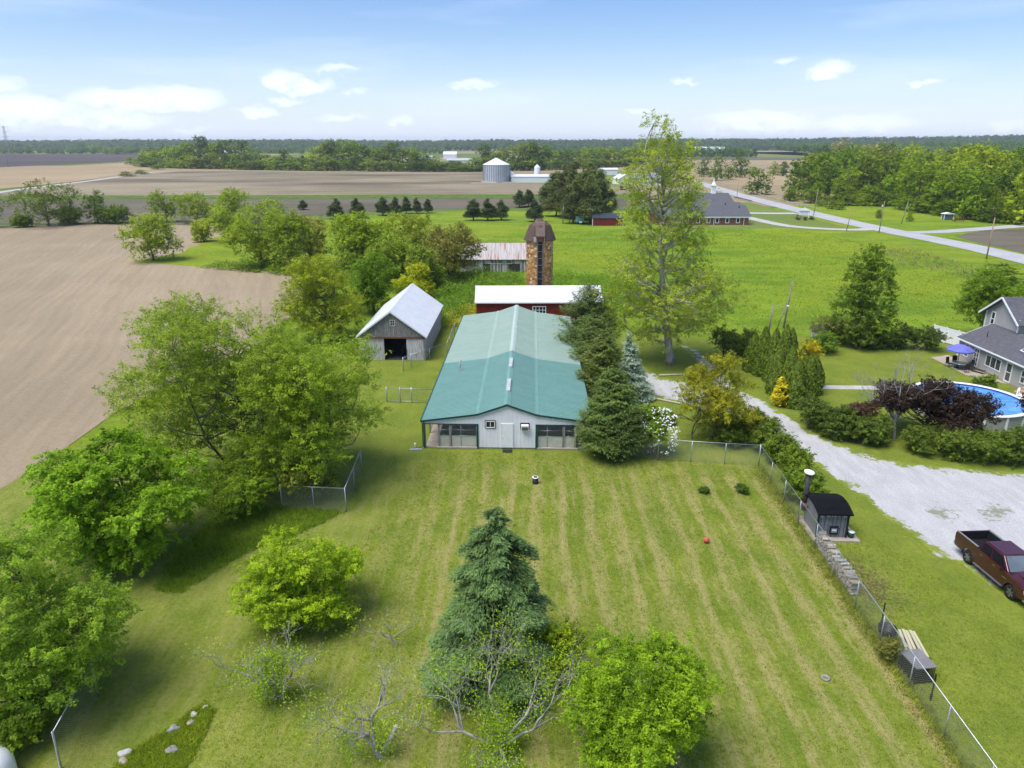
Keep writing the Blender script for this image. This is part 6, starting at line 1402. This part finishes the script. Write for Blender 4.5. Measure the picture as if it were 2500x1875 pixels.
for i in range(30):
    t_ = (i + .5) / 30 * 12; j = min(11, int(t_)); f_ = t_ - j; y = ar[j][0] + (ar[j + 1][0] - ar[j][0]) * f_; z = ar[j][1] + (ar[j + 1][1] - ar[j][1]) * f_; piece('rib', M('roof_rib', (.022, .023, .026), (.016, .017, .019), 4, .7, spec=.05), rf_, (0, y, z + .012), (2.22, .035, .03), (math.atan2(ar[j + 1][1] - ar[j][1], ar[j + 1][0] - ar[j][0]), 0, 0))
for s_ in (-1, 1): piece('corner_trim', TRIM, bo, (s_ * .93, .03, 1.0), (.1, .1, 1.85))
MB().prism([(.1, 1.8), (2.3, 1.8), (1.9, 1.98), (1.2, 2.06), (.5, 1.98)], -.92, .92, 'x').build('gable_end', BOIL, bo)
dr_ = MB().box((.12, .0, .62), (.55, .08, .6)).build('fire_door', TRIM, bo, bevel=.02); piece('plate', M('door_plate', (.22, .25, .28), (.18, .21, .24), 3, .5), dr_, (.12, -.05, .63), (.36, .03, .3)); piece('label', WHITE, dr_, (.12, -.07, .66), (.26, .015, .1))
st_ = MB()
rs2 = random.Random(2)
for i in range(9):
    xx = -.85 + i * .21; st_.add([(xx, .035, 1.84), (xx + .21, .035, 1.84), (xx + .21 * .9, .035, 1.84 - rs2.uniform(.08, .42)), (xx + .03, .035, 1.84 - rs2.uniform(.08, .3))], [(0, 1, 2, 3)])
st_.build('foam_stain', M('foam_white', (.62, .61, .58), (.5, .49, .46), 4, .8), bo)
cm = MB().tube([(-1.0, 2.3, .8), (-1.0, 2.3, 3.45)], .17, 14).build('chimney', M('sooty_steel', (.06, .06, .055), (.045, .042, .04), 4, .6), bo)
MB().lathe([(.0, .06), (.30, 0), (.34, .1), (.30, .12), (0, .10)], 16).build('rain_cap', WHITE, cm, (-1.0, 2.3, 3.5), (.12, .1, 0)); piece('bracket', RUST, bo, (-1.0, 2.1, 1.35), (.5, .7, .06)); piece('bracket_post', RUST, bo, (-1.25, 2.4, .7), (.06, .06, 1.4))
bk = thing('green_bucket', 'dark green bucket with pale lid beside the wood boiler', 'bucket', (21.65, 40.3, .1)); MB().lathe([(0, 0), (.17, 0), (.21, .38), (.2, .38)], 18).build('body', M('green_plastic', (.02, .07, .05), (.015, .05, .04), 3, .5), bk); MB().lathe([(.205, .37), (.205, .4), (0, .41)], 18).build('lid', WHITE, bk)
tag(MB().lathe([(0, 0), (.2, .02), (.24, .2), (.14, .36), (0, .4)], 12, sx=1.2).build('dark_red_bag', M('dark_red_plastic', (.09, .02, .02), (.06, .015, .015), 4, .5), None, (21.45, 40.7, .1)), 'crumpled dark red bag behind the green bucket', 'bag')
# firewood
WOODS = [M('split_wood_grey', (.38, .35, .31), (.27, .25, .22), 5, .9, stretch=(.3, 2, 2)), M('split_wood_pale', (.50, .46, .40), (.38, .34, .29), 5, .9, stretch=(.3, 2, 2)), M('split_wood_tan', (.46, .34, .21), (.36, .26, .16), 5, .9, stretch=(.3, 2, 2))]
logs = []
for i, m_ in enumerate(WOODS * 2):
    r_ = rs2.uniform(.085, .12); n_ = (3, 4, 5)[i % 3]; P_ = [(r_ * math.cos(2 * math.pi * j / n_ + i) * rs2.uniform(.8, 1.2), r_ * .8 * math.sin(2 * math.pi * j / n_ + i)) for j in range(n_)]
    logs.append(MB().prism(P_, -.24, .24, 'x').mesh('log', m_, .012, 1))
fwd = thing('firewood_stack', 'long low stack of split firewood along the chain link fence', 'firewood', (19.12, 34.2, 0), -.04)
for lay in range(6):
    y = .05 + .1 * (lay % 2)
    while y < 5.5 - lay * .05:
        if rs2.random() < .95 and not (lay > 4 and rs2.random() < .45):
            o = link('log', logs[rs2.choice([0, 0, 1, 1, 3, 4, 4, 2])], fwd, (rs2.uniform(-.04, .04), y, .1 + lay * .165), (rs2.uniform(0, 6), rs2.uniform(-.05, .05), rs2.uniform(-.14, .14)))
        y += rs2.uniform(.17, .215)
# loose chips and bark
rngc = np.random.default_rng(8); n_ = 1500; g0 = G(2105, 1420); P = np.stack([g0.x + rngc.normal(size=n_) * .9, g0.y + rngc.normal(size=n_) * 1.5, rngc.uniform(.01, .06, n_)], 1); P = P[P[:, 0] > 19.3]
V = leafquads(P, np.array([0, 0, 1.]) + rngc.normal(size=P.shape) * .3, rngc.uniform(.06, .32, len(P)), rngc.uniform(.03, .07, len(P)), rngc); o = link('wood_chips', quad_mesh('wood_chips', V, rngc.random(len(P)), LEAF)); o.color = (.12, .10, .075, 1); tag(o, 'scattered bark and wood chips beside the firewood stack', 'wood chips', None, 'stuff')
cr = thing('wire_crate', 'black wire dog crate with grey lid pressed against the fence', 'crate', (19.15, 27.9, 0), .12)
piece('lid', M('grey_lid', (.22, .21, .21), (.18, .17, .17), 3, .6), cr, (0, 0, .92), (1.05, 1.3, .05)); piece('tray', BLACKM, cr, (0, 0, .06), (.95, 1.2, .1))
for s_ in (-1, 1):
    w_ = MB()
    for i in range(13): w_.box((s_ * .47, -.6 + i * .1, .48), (.012, .012, .84))
    for j in range(9): w_.box((s_ * .47, 0, .1 + j * .1), (.014, 1.2, .012))
    w_.build('side_grid', BLACKM, cr); w2 = MB()
    for i in range(10): w2.box((-.45 + i * .1, s_ * .6, .48), (.012, .012, .84))
    for j in range(9): w2.box((0, s_ * .6, .1 + j * .1), (.94, .014, .012))
    w2.build('end_grid', BLACKM, cr)
piece('back_panel', M('green_black', (.02, .03, .028), (.015, .022, .02), 3, .7), cr, (0, .1, .48), (.85, .8, .78))
pk = thing('plank_pile', 'pale weathered planks piled behind the wire crate', 'planks', (19.75, 29.5, 0), -.2)
for i in range(5): piece('plank', M('pale_plank', (.50, .46, .30), (.40, .37, .24), 3, .9, stretch=(1, .2, 1)), pk, (-.35 + i * .19, 0, .55 + .05 * (i % 2)), (.13, 1.7, .05), (.12, .08, .03 * i))
piece('bearer', WOOD_POST, pk, (0, .5, .26), (.9, .1, .52)); piece('bearer', WOOD_POST, pk, (0, -.5, .24), (.9, .1, .48))
tag(MB().lathe([(0, .02), (.32, .02), (.42, .42), (.45, .42), (.38, 0)], 20).build('black_tub', BLACKM, None, (19.3, 30.9, 0)), 'round black rubber tub behind the planks', 'tub')
br_ = broadleaf('dry_brush', 'dry tangled brush grown into the fence by the crate', (2170, 1610), 1540, 70, (.10, .105, .03), 140, .09, 260, 14, .16, .0, 7, .5, cat='shrub', twigs=240, stems=6, trunk=.05)
for i, (q, lab) in enumerate((((2143, 1530), 'thin dark steel stake beyond the fence near the black tub'), ((2263, 1710), 'thin dark steel stake beyond the fence near the bottom'))):
    g = G(*q); tag(MB().box((0, 0, .7), (.05, .05, 1.5)).box((0, 0, .25), (.12, .02, .25)).build('steel_stake', BLACKM, None, (g.x + .15, g.y, 0)), lab, 'stake')
g = G(1307, 1180); dn = thing('drain_pipe', 'short black upright pipe with white rim on the lawn', 'pipe', (g.x, g.y, 0)); MB().lathe([(.22, -.05), (.22, .48), (.18, .48), (.18, .1), (0, .1)], 18).build('pipe', BLACKM, dn); MB().lathe([(.225, .48), (.225, .53), (.16, .53)], 18).build('rim', WHITE, dn)
g = G(1724, 1325); tag(MB().lathe([(.19 * math.sin(math.pi * i / 10), .19 - .19 * math.cos(math.pi * i / 10)) for i in range(11)], 20).build('red_ball', M('coral_rubber', (.55, .10, .07), (.48, .08, .06), 3, .5), None, (g.x, g.y, 0)), 'faded red ball lying on the lawn', 'ball')
g = G(2015, 1657); tag(MB().lathe([(.10, .03), (.13, .0), (.19, .0), (.22, .05), (.19, .1), (.13, .09), (.10, .03)], 18).build('grey_ring', M('grey_ring_stone', (.3, .29, .28), (.22, .21, .2), 4, .8), None, (g.x, g.y, 0)), 'small grey ring lying on the lawn near the fence', 'ring')
g = G(1014, 1092); wc = thing('pipe_cap', 'small white pipe cap left of the building corner', 'pipe', (g.x, g.y, 0)); MB().tube([(0, 0, -.05), (0, 0, .3)], .06, 10).build('pipe', WHITE, wc); MB().lathe([(.09, .28), (.1, .36), (0, .42)], 12).build('cap', WHITE, wc)
tag(MB().box((0, 0, .04), (1.0, .3, .08)).box((0, .12, .09), (1.0, .04, .06)).box((0, -.12, .09), (1.0, .04, .06)).build('splash_block', M('grey_conc', (.4, .42, .43), (.33, .35, .36), 3, .9), None, (-7.9, 54.2, 0), (0, 0, .1)), 'grey splash block under the left downspout', 'block')
g = G(5, 1890); tag(MB().lathe([(0, 1.55), (.45, 1.48), (.85, 1.2), (1.0, .8), (1.0, 0)], 24).build('white_tank', WHITE, None, (g.x - .15, g.y - .55, 0)), 'white domed tank cut off by the bottom left corner', 'tank')
# garden bed with stones
bed_px = [(500, 1720), (470, 1735), (400, 1790), (330, 1830), (280, 1875), (275, 1930), (420, 1930), (470, 1850), (510, 1770), (522, 1735)]
sheet('garden_bed', bed_px, .03, VERGE, 'rough unmown strip with stones at bottom left', 'garden bed', .5, .06)
def rock(label, px, r, tone):
    rg2 = np.random.default_rng(abs(hash(px)) % 1000 if False else int(px[0] + px[1])); b = bmesh.new(); r *= .82; bmesh.ops.create_icosphere(b, subdivisions=3, radius=r)
    off = rg2.normal(size=(4, 3)); 
    for v in b.verts:
        q = v.co.normalized(); f_ = 1 + .16 * math.sin(3 * q.x * off[0][0] + 2 * q.y + off[1][0]) + .12 * math.sin(4 * q.y * off[0][1] + q.z * 3 + off[1][1]) + .05 * math.sin(11 * q.x + 9 * q.z)
        v.co = Vector((q.x * r * 1.25 * f_, q.y * r * f_, max(-.3 * r, q.z * r * .7 * f_)))
    for f in b.faces: f.smooth = True
    me = bpy.data.meshes.new('rock'); b.to_mesh(me); b.free(); me.materials.append(M('stone_' + tone, *{'white': ((.5, .48, .46), (.4, .385, .37)), 'grey': ((.3, .29, .28), (.2, .19, .185)), 'tan': ((.4, .34, .27), (.3, .25, .2))}[tone], 4, .9, bump=.4, bscale=12))
    g = G(*px); tag(link('rock', me, None, (g.x, g.y, .03 + .1 * r), (0, 0, float(rg2.random() * 6))), label, 'rock')
rock('white stone at the upper end of the garden strip', (503, 1729), .15, 'white'); rock('second white stone down the garden strip', (473, 1748), .18, 'white'); rock('tan stone in the middle of the garden strip', (467, 1766), .2, 'tan'); rock('brown grey stone left in the garden strip', (425, 1783), .27, 'grey'); rock('grey boulder at the right side of the garden strip', (421, 1832), .27, 'grey'); rock('pale stone at the lower left of the garden strip', (306, 1842), .25, 'white'); rock('flat tan stone at the bottom of the garden strip', (300, 1862), .2, 'tan')

# ------------------------------------------------------------------ uncountable growth
def tufts(name, label, pts, hgt, tint, seed, blades=5, spread=.12, cat='grass', width=.05, mat=LEAF):
    rng = np.random.default_rng(seed); n = len(pts); P = np.repeat(pts, blades, 0) + rng.normal(size=(n * blades, 3)) * np.array([spread, spread, 0]); hh = hgt * rng.uniform(.5, 1.3, len(P)) * np.repeat(rng.uniform(.6, 1.3, n), blades)
    T = np.array([0, 0, 1.]) + rng.normal(size=P.shape) * .45; T = unit(T); N = np.cross(T, rng.normal(size=P.shape)) + np.array([0, -.2, .3]); P[:, 2] += hh * .4
    V = leafquads(P, N, hh, width * np.ones(len(P)), rng, T); o = link(name, quad_mesh(name, V, np.repeat(rng.random(n), blades) * .6 + rng.random(len(P)) * .4, mat)); o.color = (*tint, 1)
    return tag(o, label, cat, None, 'stuff')
def in_poly(poly, n, seed):
    rng = np.random.default_rng(seed); A = np.array(poly); lo, hi = A.min(0), A.max(0); out = np.zeros((0, 2))
    while len(out) < n:
        q = rng.uniform(lo, hi, (n * 2, 2)); c = np.zeros(len(q), bool); j = len(A) - 1
        for i in range(len(A)):
            with np.errstate(divide='ignore', invalid='ignore'):
                c ^= ((A[i, 1] > q[:, 1]) != (A[j, 1] > q[:, 1])) & (q[:, 0] < (A[j, 0] - A[i, 0]) * (q[:, 1] - A[i, 1]) / (A[j, 1] - A[i, 1] + 1e-12) + A[i, 0])
            j = i
        out = np.concatenate([out, q[c]])
    q = out[:n]; return np.concatenate([q, np.zeros((n, 1))], 1)
def fline(sd, n, dx, sg):
    r_ = np.random.default_rng(sd); y = r_.uniform(17, 51, n); return np.stack([19.25 - (51 - y) * .0361 + dx + r_.normal(size=n) * sg, y, np.zeros(n)], 1)
W2 = lambda pxs: [tuple(G(*q)[:2]) for q in pxs]
tufts('bed_grass', 'tall rough grass of the garden strip', in_poly(W2(bed_px), 2600, 1), .22, (.12, .16, .015), 2, 6, .08, width=.03)
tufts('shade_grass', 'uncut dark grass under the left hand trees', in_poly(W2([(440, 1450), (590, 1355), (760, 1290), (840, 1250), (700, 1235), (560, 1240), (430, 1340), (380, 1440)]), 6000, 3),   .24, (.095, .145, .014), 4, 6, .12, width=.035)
tufts('fence_weeds', 'weeds growing along the foot of the right hand fence', fline(5, 1500, .05, .16), .32, (.13, .15, .03), 7, 5, .08, width=.03)
tufts('fence_litter', 'dry straw at the foot of the right hand fence', fline(15, 1200, -.28, .22),   .09, (.125, .105, .055), 17, 5, .12, width=.04)
mead = in_poly([(-8, 104), (20, 100), (34, 94), (60, 95), (92, 118), (94, 160), (84, 205), (60, 216), (0, 205), (-20, 150)], 22000, 8)
tufts('meadow_tufts', 'coarse tussocks of the bright green meadow', mead[:14000], .2, (.095, .165, .007), 9, 4, .5, width=.13)
reed = in_poly(W2([(2130, 612), (2230, 606), (2400, 660), (2480, 700), (2340, 675), (2180, 640)]), 300, 10); tufts('dry_reeds', 'pale dry reeds in the wet corner of the meadow', reed, .5, (.13, .125, .07), 11, 6, .5, 'reeds', width=.12)
lt = in_poly([(-14, 19), (27, 19), (26, 33), (19.5, 50), (12, 53), (-7, 54), (-9, 42), (-14, 30)], 42000, 31); lt = lt[~((np.abs(lt[:, 0] + .4) < 7.2) & (lt[:, 1] > 53.8))]
tufts('lawn_tufts', 'short uneven grass blades standing in the mown lawn', lt, .07, (.115, .14, .014), 32, 4, .09, width=.035)
def thicket(name, label, poly, n, hgt, leaf, tint, seed, per=10):
    rng = np.random.default_rng(seed); q = in_poly(poly, n, seed + 1); cx = np.sin(q[:, 0] * .7 + seed) * np.sin(q[:, 1] * .55) * .5 + .6; q[:, 2] = hgt * cx * rng.uniform(.35, 1.0, n)
    P = np.repeat(q, per, 0) + rng.normal(size=(n * per, 3)) * np.array([.4, .4, .22]); P[:, 2] = np.abs(P[:, 2]) + .03
    V = leafquads(P, np.array([0, -.1, .8]) + rng.normal(size=P.shape) * .45, leaf * rng.uniform(.6, 1.3, len(P)), leaf * .65 * np.ones(len(P)), rng)
    o = link(name, quad_mesh(name, V, np.repeat(rng.random(n), per) * .55 + rng.random(len(P)) * .45, LEAF)); o.color = (*tint, 1); tag(o, label, 'undergrowth', None, 'stuff')
thicket('undergrowth', 'tall green weeds between the barn, the silo and the red shed', [(-16, 100), (-9.5, 94), (-7.5, 99), (-5.2, 107), (2, 108), (2, 134), (-14, 136), (-20, 122)], 3600, 1.9, .28, (.075, .13, .012), 21)
thicket('undergrowth', 'green weeds right of the silo behind the red shed', [(6.5, 107), (26, 105), (30, 116), (22, 132), (7, 136)], 2600, 1.3, .28, (.085, .145, .012), 23)
thicket('goldenrod', 'yellow flowering weeds left of the red shed', [(-8.6, 95), (-5.4, 98), (-5.4, 106), (-9.5, 104)], 420, 1.0, .2, (.22, .21, .02), 25)
thicket('undergrowth', 'rank growth below the trees at the field edge', W2([(480, 655), (640, 668), (820, 690), (1000, 720), (1110, 700), (1000, 660), (760, 640), (600, 640)]), 1800, 1.1, .35, (.085, .13, .014), 27)

# ------------------------------------------------------------------ hazy air
hm, hnt, ho = newmat('air'); hv = hnt.nodes.new('ShaderNodeVolumePrincipled'); hv.inputs['Color'].default_value = (.86, .92, 1, 1); hv.inputs['Density'].default_value = .00011; hv.inputs['Anisotropy'].default_value = .2
hnt.links.new(hv.outputs[0], ho.inputs['Volume'])
tag(MB().box((0, 3350, 32), (14600, 7900, 68)).build('haze', hm), 'thin bluish air over the whole countryside', 'haze', None, 'stuff')
